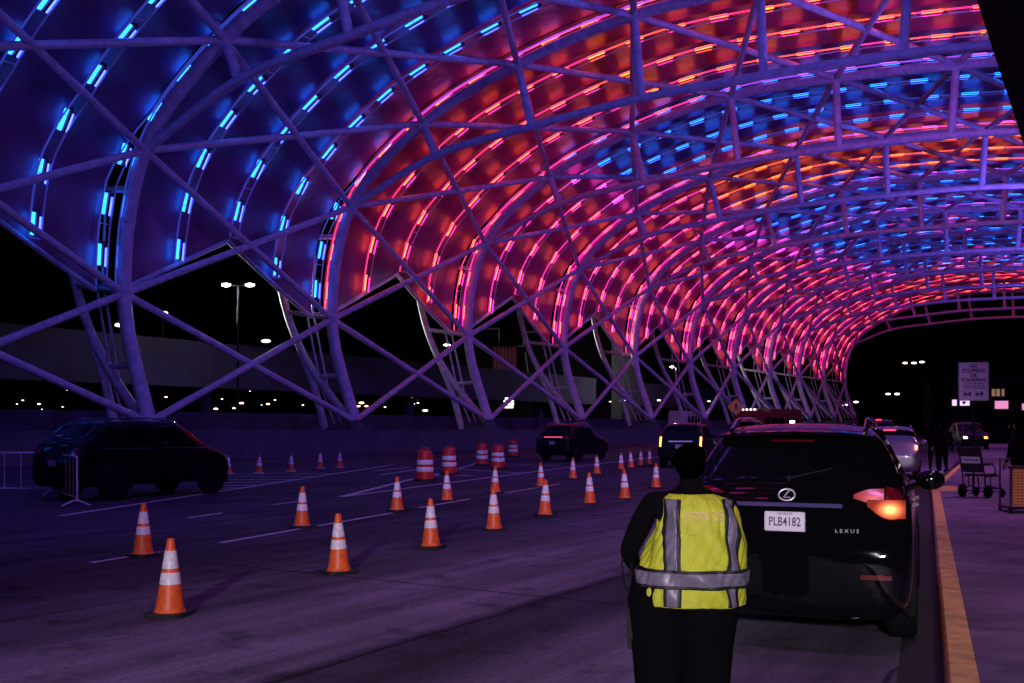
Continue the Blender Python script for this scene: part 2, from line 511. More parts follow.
# ================================================================== CANOPY
canopy = empty("canopy", W(-44, 0), 0, "huge arched steel canopy with red and blue lit membrane over the road", "canopy")
CO = W(-44, 0)
def CL(p): return Vector(p) - CO
# one arch, then copies along the axis
def L2(L, z): return CL(W(L, 0, z))
mb = MB(); js = np.linspace(0, 9, 64)
mb.tube([L2(*prof(j)) for j in js], [.40 - .08 * min(1, j / 4) for j in js], 14)
for j in range(1, 9):
    r_ = .47 - .08 * min(1, j / 4)
    mb.tube([L2(*prof(j - .045)), L2(*prof(j + .045))], r_, 14)
for j in (.08, .55, 1.5, 2.5, 3.5, 4.5, 5.5, 6.5, 7.5):
    r_ = .445 - .08 * min(1, j / 4)
    mb.tube([L2(*prof(j - .008)), L2(*prof(j + .008))], r_, 14)
arch = mb.build("arch", M_STEEL, canopy)
mb = MB(); ii = np.linspace(0, 7, 44)
mb.tube([L2(*spl(INNER, i)) for i in ii], .24, 12); mb.build("inner_chord", M_STEEL, arch)
for k in range(1, 8):
    mb = MB(); a, b = spl(INNER, k), NODES[k + 2]
    mb.tube([L2(*a), L2(*b)], .25, 12); mb.build("web_strut", M_STEEL, arch)
mb = MB()
rear = [(-44.2, 1.5), (-46.9, 4.2), (-49.05, 7.0), (-50.6, 10.6), (-51.2, 14.5), (-50.0, 18.6), (-46.0, 22.0), (-40.5, 23.2), (-38.3, 20.85)]
rj = np.linspace(0, 8, 50)
mb.tube([L2(*spl(rear, j)) for j in rj], .27, 12); mb.build("rear_leg", M_STEEL, arch)
mb = MB(); mb.tube([L2(-49.05, 7.0), L2(-47.6, 4.0), L2(-46.6, .9)], .26, 12); mb.build("prop", M_STEEL, arch)
for a, b in (((-50.2, 9.4), (-46, 8.7)), ((-47.3, 4.7), (-44.9, 4.8)), ((-51.15, 14.8), (-45.0, 14.2))):
    mb = MB(); mb.tube([L2(*a), L2(*b)], .17, 10); mb.build("leg_strut", M_STEEL, arch)
for dx in (-.9, -1.5):
    mb = MB(); mb.tube([L2(-46.6 + dx, 15), L2(-46.9 + dx, 9.5), L2(-45.5 + dx, 4), L2(-44.3 + dx, 1.5)], .075, 8); mb.build("drain_pipe", M_STEEL, arch)
mb = MB(); mb.lathe([(.55, 0), (.55, .12), (.3, .5), (.3, .75)], 16, tuple(L2(-44, 1.2)))
c = L2(-44.6, .55); mb.box(c, (2.6, 1.6, 1.3), Matrix.Rotation(-TH, 3, 'Z')); mb.build("foot", M_CONC, arch, smooth=False)
arch.location = W(0, rib_s(I0), cz(rib_s(I0)))
arches = [arch]
for i in range(I0 + 1, NR):
    c = copy_tree(arch, canopy); c.location = W(0, rib_s(i), cz(rib_s(i))); arches.append(c)
# diagonal braces: each is one long bent member crossing bay after bay
def node(i, j):
    s = rib_s(i); p = NODES[j]; return CL(W(p[0], s, p[1] + cz(s)))
starts = [(i, 0, 1) for i in range(I0, NR - 1)] + [(I0, j, 1) for j in range(1, 8)] + \
         [(i, 0, -1) for i in range(I0 + 1, NR)] + [(NR - 1, j, -1) for j in range(1, 9)]
for i, j, d in starts:
    pts = [node(i, j)]
    while I0 <= i + d < NR and j + 1 <= 9:
        i += d; j += 1; pts.append(node(i, j))
    if len(pts) < 2: continue
    mb = MB()
    for a, b in zip(pts[:-1], pts[1:]): mb.tube([a, b], .205, 10)
    mb.build("diagonal_brace", M_STEEL, canopy)
# membrane cushions: four per bay, lower edge following the first crossing of braces
GAP = 1.1
def gap(j): return GAP if j < 1.75 else (.0 if j > 2.25 else GAP * (2.25 - j) / .5)
def bay_s(i, t, j=0): return rib_s(i) + .12 + t * (BAY - .12 - gap(j))
def j0(t): return 1.03 + min(t, 1 - t) * .96
for i in range(I0, NR - 1):
    for k in range(4):
        mb = MB(); NU, NV = 46, 7; rows = []
        for v in range(NV):
            vv = v / (NV - 1); t = (k + vv) / 4
            a = j0(t)
            rows.append([CL(PC(a + (9 - a) * (u / (NU - 1)), bay_s(i, t, a + (9 - a) * u / (NU - 1)), .95 + .5 * (1 - (2 * vv - 1) ** 2) * min(1, u / 4 + .25))) for u in range(NU)])
        vs = [p for r_ in rows for p in r_]; fs = []
        for v in range(NV - 1):
            for u in range(NU - 1): fs.append((v * NU + u, v * NU + u + 1, (v + 1) * NU + u + 1, (v + 1) * NU + u))
        mb.add(vs, fs); mb.build("membrane_cushion", M_FILM, canopy)
    mb = MB()
    pts = [CL(PC(j0(t) - .01, bay_s(i, t), .9)) for t in np.linspace(0, 1, 21)]
    mb.tube(pts, .15, 8); mb.build("edge_gutter", M_STEEL, canopy)

# rows of lamps hung under the membrane
LAMP_COL = {"blue": (.08, 1.35, 9.5), "rose": (2.4, .38, 2.6), "red": (7, .66, .2), "crimson": (7, .68, .26), "orange": (7.5, 1.1, .13), "pink": (9, .6, 5), "violet": (1.2, .45, 6.0)}
LM = {k: mat("lamp_" + k, (.02, .02, .02), .4, emit=v, es=1.0) for k, v in LAMP_COL.items()}
LAMP2 = {"blue": (.35, .6, 9), "rose": (.6, .25, 5), "red": (6, .08, 1.7), "crimson": (6, .08, 2.6), "orange": (6, .35, .2), "pink": (8, .3, 9), "violet": (2, .3, 8)}
LM2 = {k: mat("lamp_glow_" + k, (.02, .02, .02), .4, emit=v, es=1.0) for k, v in LAMP2.items()}
GLOW_RAIL_COL = {"rose": (.35, .06, .8), "blue": (.02, .03, .3), "red": (1.9, .04, .3), "crimson": (1.8, .03, .65), "orange": (2.0, .14, .08), "pink": (.8, .05, .6), "violet": (.3, .1, .9)}
GLOW_RAIL = {k: mat("light_tube_added_" + k, (.3, .3, .3), .4, emit=v, es=1.0) for k, v in GLOW_RAIL_COL.items()}  # glow added to one rail, spreading colour along the membrane
lamp_mesh = {}
for kx in LAMP_COL:
    mb = MB(); mb.mi = 0
    mb.box((-.16, 0, .0), (.18, 1.12, .1)); mb.mi = 2; mb.box((.22, -.1, .05), (.06, 1.0, .06))
    mb.mi = 1; mb.box((.06, 0, .03), (.15, 1.2, .14)); mb.box((0, .68, .02), (.3, .1, .1))
    lamp_mesh[kx] = mb.mesh("lamp", [LM[kx], M_DARK, LM2[kx]], smooth=False)
def lamp_colour(i, L, edge):
    cross = {3: -36.5, 5: -34.5, 6: -33, 7: -31.5, 8: -30}
    if i < 0 and L > -22: return "violet" if i == -1 else "pink"
    if i <= 1: return "rose" if (i == 1 and edge and L > -41) else "blue"
    if i in cross:
        if L > cross[i]:
            if edge and i < 6: return "rose"
            if (i == 6 and random.random() < .12) or (i == 8 and random.random() < .15): return "pink"
            return "blue"
        return "pink" if L > cross[i] - 3.5 else ("crimson" if L < -36 else "red")
    if edge and L > -26 and i in (2, 4): return "rose"
    if i == 2: return "red" if L < -30 else ("orange" if random.random() < .5 else "red")
    if L < -33: return "crimson"
    return "orange" if i == 4 else "red"
ORD = ["first", "second", "third", "fourth", "fifth", "sixth", "seventh", "eighth", "ninth", "tenth", "eleventh", "twelfth"]
cumj = np.linspace(1.0, 9, 1200); pp = np.array([prof(j, .3) for j in cumj])
arc = np.concatenate([[0], np.cumsum(np.linalg.norm(np.diff(pp, axis=0), axis=1))])
ARCVEC = W(0, 1, 0)
for i in range(I0, NR - 1):
    for q in range(5):
        t = (.0, .25, .5, .75, 1.0)[q]
        s = bay_s(i, t)
        hue = "blue" if i < 2 else ("red-blue" if i in (3, 5, 6, 7, 8) else "red")
        where = "leftmost bay" if i == 0 else ("bay behind the camera" if i == -1 else "second bay behind the camera") if i < 0 else "bay right of arch %s from left" % ORD[i - 1]
        st = empty("light_strip", PC(5, s, .3), 0, "%s lamp row, %s of five in the %s" % (hue, ORD[q], where), "light strip", "rows of lamps under the canopy membrane")
        O = PC(5, s, .3)
        a0 = j0(t) + .02
        mb = MB()
        jj = np.linspace(a0, 9, 60)
        mb.tube([PC(j, bay_s(i, t, j) + .36, .46) - O for j in jj], .05, 6)
        for j in np.linspace(a0, 9, 60)[::3]:
            mb.tube([PC(j, bay_s(i, t, j) - .33, .43) - O, PC(j, bay_s(i, t, j) + .36, .46) - O], .03, 4)
        mb.build("rail", M_RAIL, st, smooth=False)
        tb_ = MB(); kinds = list(LAMP_COL)
        for a_, b2 in zip(jj[:-1], jj[1:]):
            Lm = prof((a_ + b2) / 2, .3)[0]
            if Lm > 3: break
            tb_.mi = kinds.index(lamp_colour(i, Lm, q == 4))
            tb_.tube([PC(j, bay_s(i, t, j) - .33, .43) - O for j in (a_, b2)], .05, 5, cap=False)
        tb_.build("light_tube_added", [GLOW_RAIL[k] for k in kinds], st)  # the rail with the added glow
        al = np.interp(a0, cumj, arc) + (.7 if q % 2 else 1.6)
        while al < arc[-1] - 6:
            j = float(np.interp(al, arc, cumj)); sj = bay_s(i, t, j); p = PC(j, sj, .48)
            L = prof(j, .3)[0]
            if L > 1.5: break
            d = (PC(j + .02, sj, .3) - PC(j - .02, sj, .3)).normalized()
            xa = Vector((ARCVEC.x, ARCVEC.y, SL)).normalized(); za = xa.cross(d).normalized()
            Mx = Matrix((xa, d, za)).transposed().to_4x4()
            col = lamp_colour(i, L, q == 4)
            lo = link("lamp", lamp_mesh[col], st)
            lo.matrix_local = Matrix.Translation(p - O) @ Mx
            al += 2.68 + random.uniform(-.08, .08)

# ================================================================== LIGHT FITTINGS (each with its own lamp)
M_FLOODLENS = mat("flood_lens", (.1, .1, .1), .3, emit=(.6, .45, 1), es=2.0)
def spot(parent, loc, target, power, col, size, blend=.6, rad=.25):
    l = bpy.data.lights.new("bulb", 'SPOT'); l.energy = power; l.color = col; l.spot_size = R(size); l.spot_blend = blend; l.shadow_soft_size = rad
    o = bpy.data.objects.new("bulb", l); C.objects.link(o); o.parent = parent
    d = (Vector(target) - Vector(loc)).normalized()
    o.location = Vector((0, 0, 0)) + d * .12; o.rotation_euler = d.to_track_quat('-Z', 'Y').to_euler()
    return o
def floodlight(loc, target, power, col, size, label, group, lens=None, rad=.25):
    e = empty("floodlight", loc, 0, label, "floodlight", group)
    d = (Vector(target) - Vector(loc)).normalized(); q = d.to_track_quat('-Z', 'Y').to_matrix()
    mb = MB(); mb.box((0, 0, 0) if False else tuple(-d * .06), (.5, .35, .16), q)
    mb.tube([(0, 0, 0), (0, 0, .3)] if d.z > -.9 else [tuple(-d * .05), tuple(-d * .3)], .03, 6)
    mb.build("housing", M_DARK, e, smooth=False)
    mb = MB(); mb.box(tuple(d * .032), (.44, .29, .012), q)
    mb.build("lens", lens or M_FLOODLENS, e, smooth=False)
    spot(e, loc, target, power, col, size, blend=(1.0 if size < 40 else .6), rad=rad)
    return e
PURPLE = (.21, .11, 1.0)  # violet fill from added, unseen floodlights, tints the steelwork
for k, s in enumerate((6, 30, 55, 80, 110, 150)):
    floodlight(W(-3.2, s, 15.6), W(-38, s + 22, 15), 6600, PURPLE, 140, "violet floodlight under the terminal roof edge, %s from the camera, added unseen" % ORD[k], "violet floodlights on the roof edge, added")  # added, unseen floodlights for the violet fill
for k, (s, pw) in enumerate(((4, 700), (14, 900), (26, 2600), (42, 3600), (64, 3200), (95, 3200))):
    floodlight(W(.5, s, 13.3), W(-3.5, s + 3, 0), pw, (.92, .31, .95), 105, "pinkish downlight in the terminal soffit, %s from the camera" % ORD[k], "soffit downlights of the terminal", rad=.5)
# key light added unseen behind the camera, to brighten vest and cones
floodlight(Vector((-3, -16, 6.0)), Vector((.6, 8, .6)), 14500, (.96, .83, 1), 31, "warm mast floodlight behind the photographer", "added key light", rad=.5)  # the added key light, no real mast

def street_lamp(loc, h, heads, r, label, group, em, power=0, col=(1, .95, .9), rz=0.0):
    e = empty("street_lamp", loc, rz, label, "street lamp", group)
    mb = MB(); mb.tube([(0, 0, 0), (0, 0, h * .5), (0, 0, h)], [.12, .09, .06], 8)
    for dx in heads: mb.tube([(0, 0, h - .05), (dx, 0, h + .02)], .045, 6)
    mb.build("pole", M_TRIM, e)
    for dx in heads:
        mb = MB(); mb.sphere((dx, 0, h), r, 10, (1.5, 1, .55)); mb.build("lamp_head", em, e)
        if power:
            l = bpy.data.lights.new("bulb", 'POINT'); l.energy = power; l.color = col; l.shadow_soft_size = .2
            o = bpy.data.objects.new("bulb", l); C.objects.link(o); o.parent = e; o.location = (dx, 0, h - .5)
    return e
M_LW = mat("lamp_white", (.1, .1, .1), .4, emit=(1, .97, .95), es=14)
M_LW2 = mat("lamp_white_dim", (.1, .1, .1), .4, emit=(1, .9, .85), es=3.5)
M_LWARM = mat("lamp_warm", (.1, .1, .1), .4, emit=(1, .6, .3), es=5)
def on_line(px, L):
    """s where the line at lateral L crosses image column px"""
    r = (px - 512) / F
    return (r * -ST * L - CT * L) / (ST - r * CT)
s_ = on_line(238, -60); p = W(-60, s_); street_lamp(p, 1.75 + 142 * p.y / 1000, (-.95, .95), .26, "tall double headed street lamp shining behind the two leftmost arches", "street lamps", M_LW, 350, (.75, .75, 1))
for px, py, lab in ((120, 325, "small bright lamp on the overpass beside the leftmost leg"), (163, 313, "small bright lamp on the overpass just right of the leftmost leg"),
                    (266, 341, "small bright lamp on the overpass beside the second leg"), (447, 345, "small bright lamp on the overpass behind the third leg"), (597, 371, "small bright lamp on the overpass behind the fourth and fifth legs")):
    s_ = on_line(px, -70.8); p = W(-70.8, s_); z = 1.75 + (HOR - py) * p.y / 1000
    street_lamp(W(-70.8, s_, 8.3), z - 8.3, (0.0,), .3, lab, "overpass lamps", M_LW2)
    lq = spot(None, (0, 0, 0), (0, 0, -1), 15000, (1, .97, 1), 44, .3, .2); a_ = W(-70.4, s_, z); b3 = W(-50, s_ - 2, z + 4.6); lq.location = a_; lq.rotation_euler = (b3 - a_).to_track_quat('-Z', 'Y').to_euler()
far = [(8, 411), (17, 404), (43, 410), (68, 390), (146, 385), (166, 397), (178, 408), (205, 404), (222, 399), (250, 391), (268, 404), (275, 400), (303, 405), (385, 407), (400, 396), (412, 398), (418, 403), (424, 395), (452, 402),
       (470, 406), (905, 363), (914, 363), (922, 362), (888, 394), (897, 394), (947, 392), (838, 404), (845, 405), (856, 402)]
random.seed(11)
for k in range(34):
    px = random.choice((random.uniform(0, 330), random.uniform(330, 480), random.uniform(600, 720))); far.append((px, random.uniform(398, 411)))
for k, (px, py) in enumerate(far):
    y = 150 + 31 * (k % 4) if px < 800 else 280 + 9 * (k % 3)
    p = at(px, y); z = 1.75 + (HOR - py) * y / 1000
    street_lamp(p, z, (0.0,), random.choice((.12, .16, .2, .28)) if px < 800 else .5, "distant car park lamp glowing as a small white point in the dark", "distant car park lamps", M_LW2 if k % 5 else M_LWARM)
s_ = on_line(676, -58); p = W(-58, s_); street_lamp(p, 11, (-.6,), .22, "added street lamp behind the fifth leg lighting the white van", "street lamps", M_LW, 2500)  # lamp added to brighten the van and the legs near it
p = at(487, 150); street_lamp(p, 9, (.6,), .2, "added street lamp in front of the dark office building", "street lamps", M_LW2, 450, (.8, .7, 1))  # lamp added to brighten the building's trim and the flag

# ================================================================== BACKGROUND BUILDING, FLAG, LIT BOARD
bp_ = at(510, 165); ob = empty("office_building", bp_, -TH, "dark office building with pale roof trim seen between third and fourth legs", "building")
M_OFF = mat("dark_facade", (.015, .014, .017), .8)
mb = MB(); z0 = 1.75 + (427 - 327) * .165
mb.box((-8, 6, z0 / 2 - .1), (10.6, 10, z0)); mb.box((10, 6, z0 / 2 - .6), (16, 10, z0 - .8)); mb.box((0.9, 8, 7.4), (5.5, 10, 15))
mb.build("wall", M_OFF, ob, smooth=False)
mb = MB()
for a, b in (((-8, z0), (-2.7, z0)), ((-2.7, z0), (-2.7, 15.1)), ((-2.7, 15.1), (2, 15.1)), ((2, 15.1), (2, z0 - .9)), ((2, z0 - .9), (7, z0 - .9)), ((2.4, 14), (3.2, 8.5)), ((3.2, 8.5), (8, 8.2))):
    mb.tube([(a[0], .95, a[1]), (b[0], .95, b[1])], .13, 6)
mb.build("roof_trim", mat("pale_trim", (.7, .7, .7), .6), ob, smooth=False)
fl = empty("flag", bp_ + Vector((-.9, -.6, 9)), -.25, "large striped flag hanging from the dark building behind the legs", "flag")
mb = MB(); n = 13
for k in range(n):
    mb.mi = k % 2
    x0, x1 = -2.1 + 4.2 * k / n, -2.1 + 4.2 * (k + 1) / n
    vs = []; m_ = 10
    for z in range(m_ + 1):
        for x in (x0, x1): vs.append((x, .08 * math.sin(x * 3 + z * .3) - .0, 6 - 6 * z / m_))
    mb.add(vs, [(2 * z, 2 * z + 1, 2 * z + 3, 2 * z + 2) for z in range(m_)])
f_ = mb.build("cloth", [mat("flag_red", (.6, .03, .08), .8), mat("flag_white", (.3, .25, .3), .8)], fl)
sm = f_.modifiers.new("thick", 'SOLIDIFY'); sm.thickness = .02
mb = MB(); mb.tube([(-2.3, 0, 6.1), (2.3, 0, 6.1)], .06, 6); mb.build("flag_pole", M_TRIM, fl)
lb = empty("lit_board", at(509, 112, 3.2), -.1, "small glowing white board with dark lines near the third leg", "sign")
mb = MB(); mb.box((0, 0, 1.2), (1.25, .12, 1.5)); mb.build("frame", M_DARK, lb, smooth=False)
for z, w in ((1.72, .8), (1.42, 1.1), (1.1, 1.15), (.78, 1.0)):
    mb = MB(); mb.box((-.03, -.075, z), (w, .03, .2)); mb.build("panel", M_LW2, lb, smooth=False)
mb = MB(); mb.tube([(0, .1, -3.2), (0, .1, .5)], .07, 8); mb.build("post", M_TRIM, lb)

# ================================================================== CONES AND DRUMS
def make_cone(name, basemat):
    e = empty(name)
    mb = MB()
    b = .19
    mb.prism([(b, b - .05), (b - .05, b), (-b + .05, b), (-b, b - .05), (-b, -b + .05), (-b + .05, -b), (b - .05, -b), (b, -b + .05)], .0, .035)
    mb.build("base", basemat, e, bevel=.006)
    def rr(z): return .135 - (z - .035) / .675 * (.135 - .032)
    mb = MB(); zs = np.linspace(.0352, .70, 16)
    mb.lathe([(rr(.035) + .012, .0352), (rr(.05) + .002, .055)] + [(rr(z), z) for z in zs[1:]] + [(rr(.70) - .006, .71), (.02, .711)], 28)
    mb.build("cone_body", M_ORANGE, e)
    for a, c in ((.29, .40), (.435, .60)):
        mb = MB(); mb.lathe([(rr(a) + .0005, a), (rr(a) + .003, a + .003), (rr(c) + .003, c - .003), (rr(c) + .0005, c)], 28)
        mb.build("reflective_sleeve", M_REFL, e)
    return e
cone0 = make_cone("traffic_cone", M_BASE)
cone1 = make_cone("traffic_cone", M_WBASE)
used = {0: False, 1: False}
def place_cone(px, py, label, group, kind=0):
    src = (cone0, cone1)[kind]
    o = copy_tree(src) if used[kind] else src
    used[kind] = True
    o.location = G(px, py - 1); o.rotation_euler = (random.uniform(-.035, .035), random.uniform(-.035, .035), random.uniform(0, 1.5))
    o.location.z = .004
    tag(o, label, "traffic cone", group)
rowA = [(170, 616), (339, 574), (431, 549), (494, 531), (545, 517), (590, 505), (625, 500), (656, 489), (713, 474)]
namesA = ["largest orange cone, closest to the camera at the lower left", "bright orange cone second from the camera in the near row", "orange cone third from the camera in the near row",
          "orange cone fourth from the camera in the near row", "orange cone fifth from the camera in the near row", "orange cone sixth from the camera in the near row",
          "orange cone seventh from the camera in the near row", "orange cone left of the officer's head, eighth of the near row", "orange cone between the officer's head and the black car"]
for (px, py), l in zip(rowA, namesA): place_cone(px, py, l, "cones of the near row")
rowB = [(143, 557), (302, 528), (397, 512), (447, 502), (495, 494), (541, 488), (573, 480), (597, 475), (621, 471), (631, 469), (641, 467), (650, 466)]
for k, (px, py) in enumerate(rowB): place_cone(px, py, ("reddish cone first from the left in the far row, below the dark SUV" if k == 0 else "reddish cone, %s from the left in the far row" % ORD[k]), "cones of the far row")
for k, (px, py) in enumerate([(228, 475), (259, 474.5), (291, 472.5), (320, 469.5), (340, 468.5)]):
    place_cone(px, py, "dim cone on a pale base by the hatched paint, %s from the left" % ORD[k], "dim cones beside the hatched marking", 1)
def make_drum():
    e = empty("traffic_drum")
    mb = MB(); mb.lathe([(.36, 0), (.37, .03), (.36, .075), (.30, .08)], 24); mb.build("base", M_BASE, e)
    mb = MB()
    mb.lathe([(.29, .08), (.29, .28), (.275, .285), (.275, .5), (.26, .505), (.26, .72), (.245, .725), (.245, .93), (.2, .99), (.12, 1.0)], 28)
    mb.tube([(-.1, 0, .99), (-.1, 0, 1.07), (.1, 0, 1.07), (.1, 0, .99)], .02, 6)
    mb.build("drum_body", mat("drum_red_vinyl", (.6, .025, .03), .45, noise=.2, nscale=8), e)
    for a, c, r in ((.31, .46, .2765), (.54, .69, .2615)):
        mb = MB(); mb.lathe([(r - .001, a), (r + .002, a + .004), (r + .002, c - .004), (r - .001, c)], 28); mb.build("reflective_band", M_REFL, e)
    return e
d0 = make_drum()
for k, (px, py, l) in enumerate([(425, 481, "red and white drum in front, leftmost of the drums"), (449, 474.5, "second red drum from the left, beyond the leftmost drum"), (482, 465.5, "third drum from the left, dim behind the white lines"),
                                 (498, 469, "fourth drum from the left, bright red and white"), (513, 457, "farthest drum, rightmost of the drums near the barrier")]):
    o = d0 if k == 0 else copy_tree(d0)
    o.location = G(px, py); o.rotation_euler = (0, 0, k * .9); tag(o, l, "traffic drum", "red and white drums by the gore")

# ================================================================== VEHICLES
M_TAILR = mat("tail_red", (.25, .01, .012), .15, emit=(1, .06, .05), es=.5, coat=1)
M_TAILDIM = mat("tail_red_unlit", (.12, .006, .01), .15, coat=1)
M_TAILLIT = mat("tail_red_lit", (.3, .02, .02), .2, emit=(1, .07, .16), es=1.1)
def hot_lens(name, c, rad, inner, outer, s0, s1):
    """lamp lens with the bulb's hot spot behind it"""
    m = mat(name, (.25, .05, .02), .2, emit=outer, es=1.0); t = m.node_tree; b = t.nodes["Principled BSDF"]
    tc = t.nodes.new("ShaderNodeTexCoord"); mp = t.nodes.new("ShaderNodeMapping"); mp.vector_type = 'TEXTURE'
    mp.inputs["Location"].default_value = c; mp.inputs["Scale"].default_value = rad
    gr = t.nodes.new("ShaderNodeTexGradient"); gr.gradient_type = 'QUADRATIC_SPHERE'
    t.links.new(tc.outputs["Object"], mp.inputs[0]); t.links.new(mp.outputs[0], gr.inputs[0])
    rp = t.nodes.new("ShaderNodeValToRGB"); rp.color_ramp.elements[0].color = (*outer, 1); rp.color_ramp.elements[1].color = (*inner, 1); rp.color_ramp.elements[1].position = .75
    t.links.new(gr.outputs["Fac"], rp.inputs[0]); t.links.new(rp.outputs[0], b.inputs["Emission Color"])
    mr = t.nodes.new("ShaderNodeMapRange"); mr.inputs["To Min"].default_value = s0; mr.inputs["To Max"].default_value = s1
    t.links.new(gr.outputs["Fac"], mr.inputs["Value"]); t.links.new(mr.outputs[0], b.inputs["Emission Strength"])
    return m
M_SIGNAL = hot_lens("signal_amber_lit", (.765, .2, 1.12), (.15, .6, .105), (1, .5, .15), (.8, .05, .03), .10, 3.6)
M_TAILHOT = hot_lens("tail_red_glowing", (.64, .2, 1.2), (.20, .6, .09), (1, .22, .3), (.7, .02, .08), .15, .75)
M_AMBLAMP = mat("amber_lamp_lit", (.3, .1, .02), .2, emit=(1, .3, .06), es=2.4)
M_AMBER2 = mat("amber_marker_lit", (.3, .1, .02), .2, emit=(1, .35, .06), es=3.0)
M_PLATE = mat("plate_white", (.8, .76, .82), .4)
M_PLATE2 = mat("plate_grimy", (.25, .23, .26), .5)  # plate white darkened in its colour so it reads as unlit
M_PTXT = mat("plate_ink", (.05, .02, .1), .5)
M_HEAD = mat("head_lamp_lens", (.6, .6, .6), .1, spec=.8)
def wheel(parent, x, y, r=.36, w=.24, side=1):
    mb = MB()
    mb.lathe([(r * .62, -w / 2), (r * .9, -w / 2), (r, -w / 2 + .04), (r, w / 2 - .04), (r * .9, w / 2), (r * .62, w / 2)], 32, axis='x')
    o = mb.build("wheel", M_RUBBER, parent); o.location = (x, y, r)
    rm = MB()
    f = side * (w / 2 - .015)
    rm.lathe([(r * .62, f - side * .14), (r * .64, f), (r * .58, f + side * .006), (r * .54, f - side * .03), (.04, f - side * .02)], 28, axis='x')
    for k in range(5):
        a = 2 * math.pi * k / 5
        rm.box((f - side * .015, math.cos(a) * r * .3, math.sin(a) * r * .3), (.03, .06, r * .58), Matrix.Rotation(a - math.pi / 2, 3, 'X'))
    rm.build("rim", M_RIM, o)
    return o

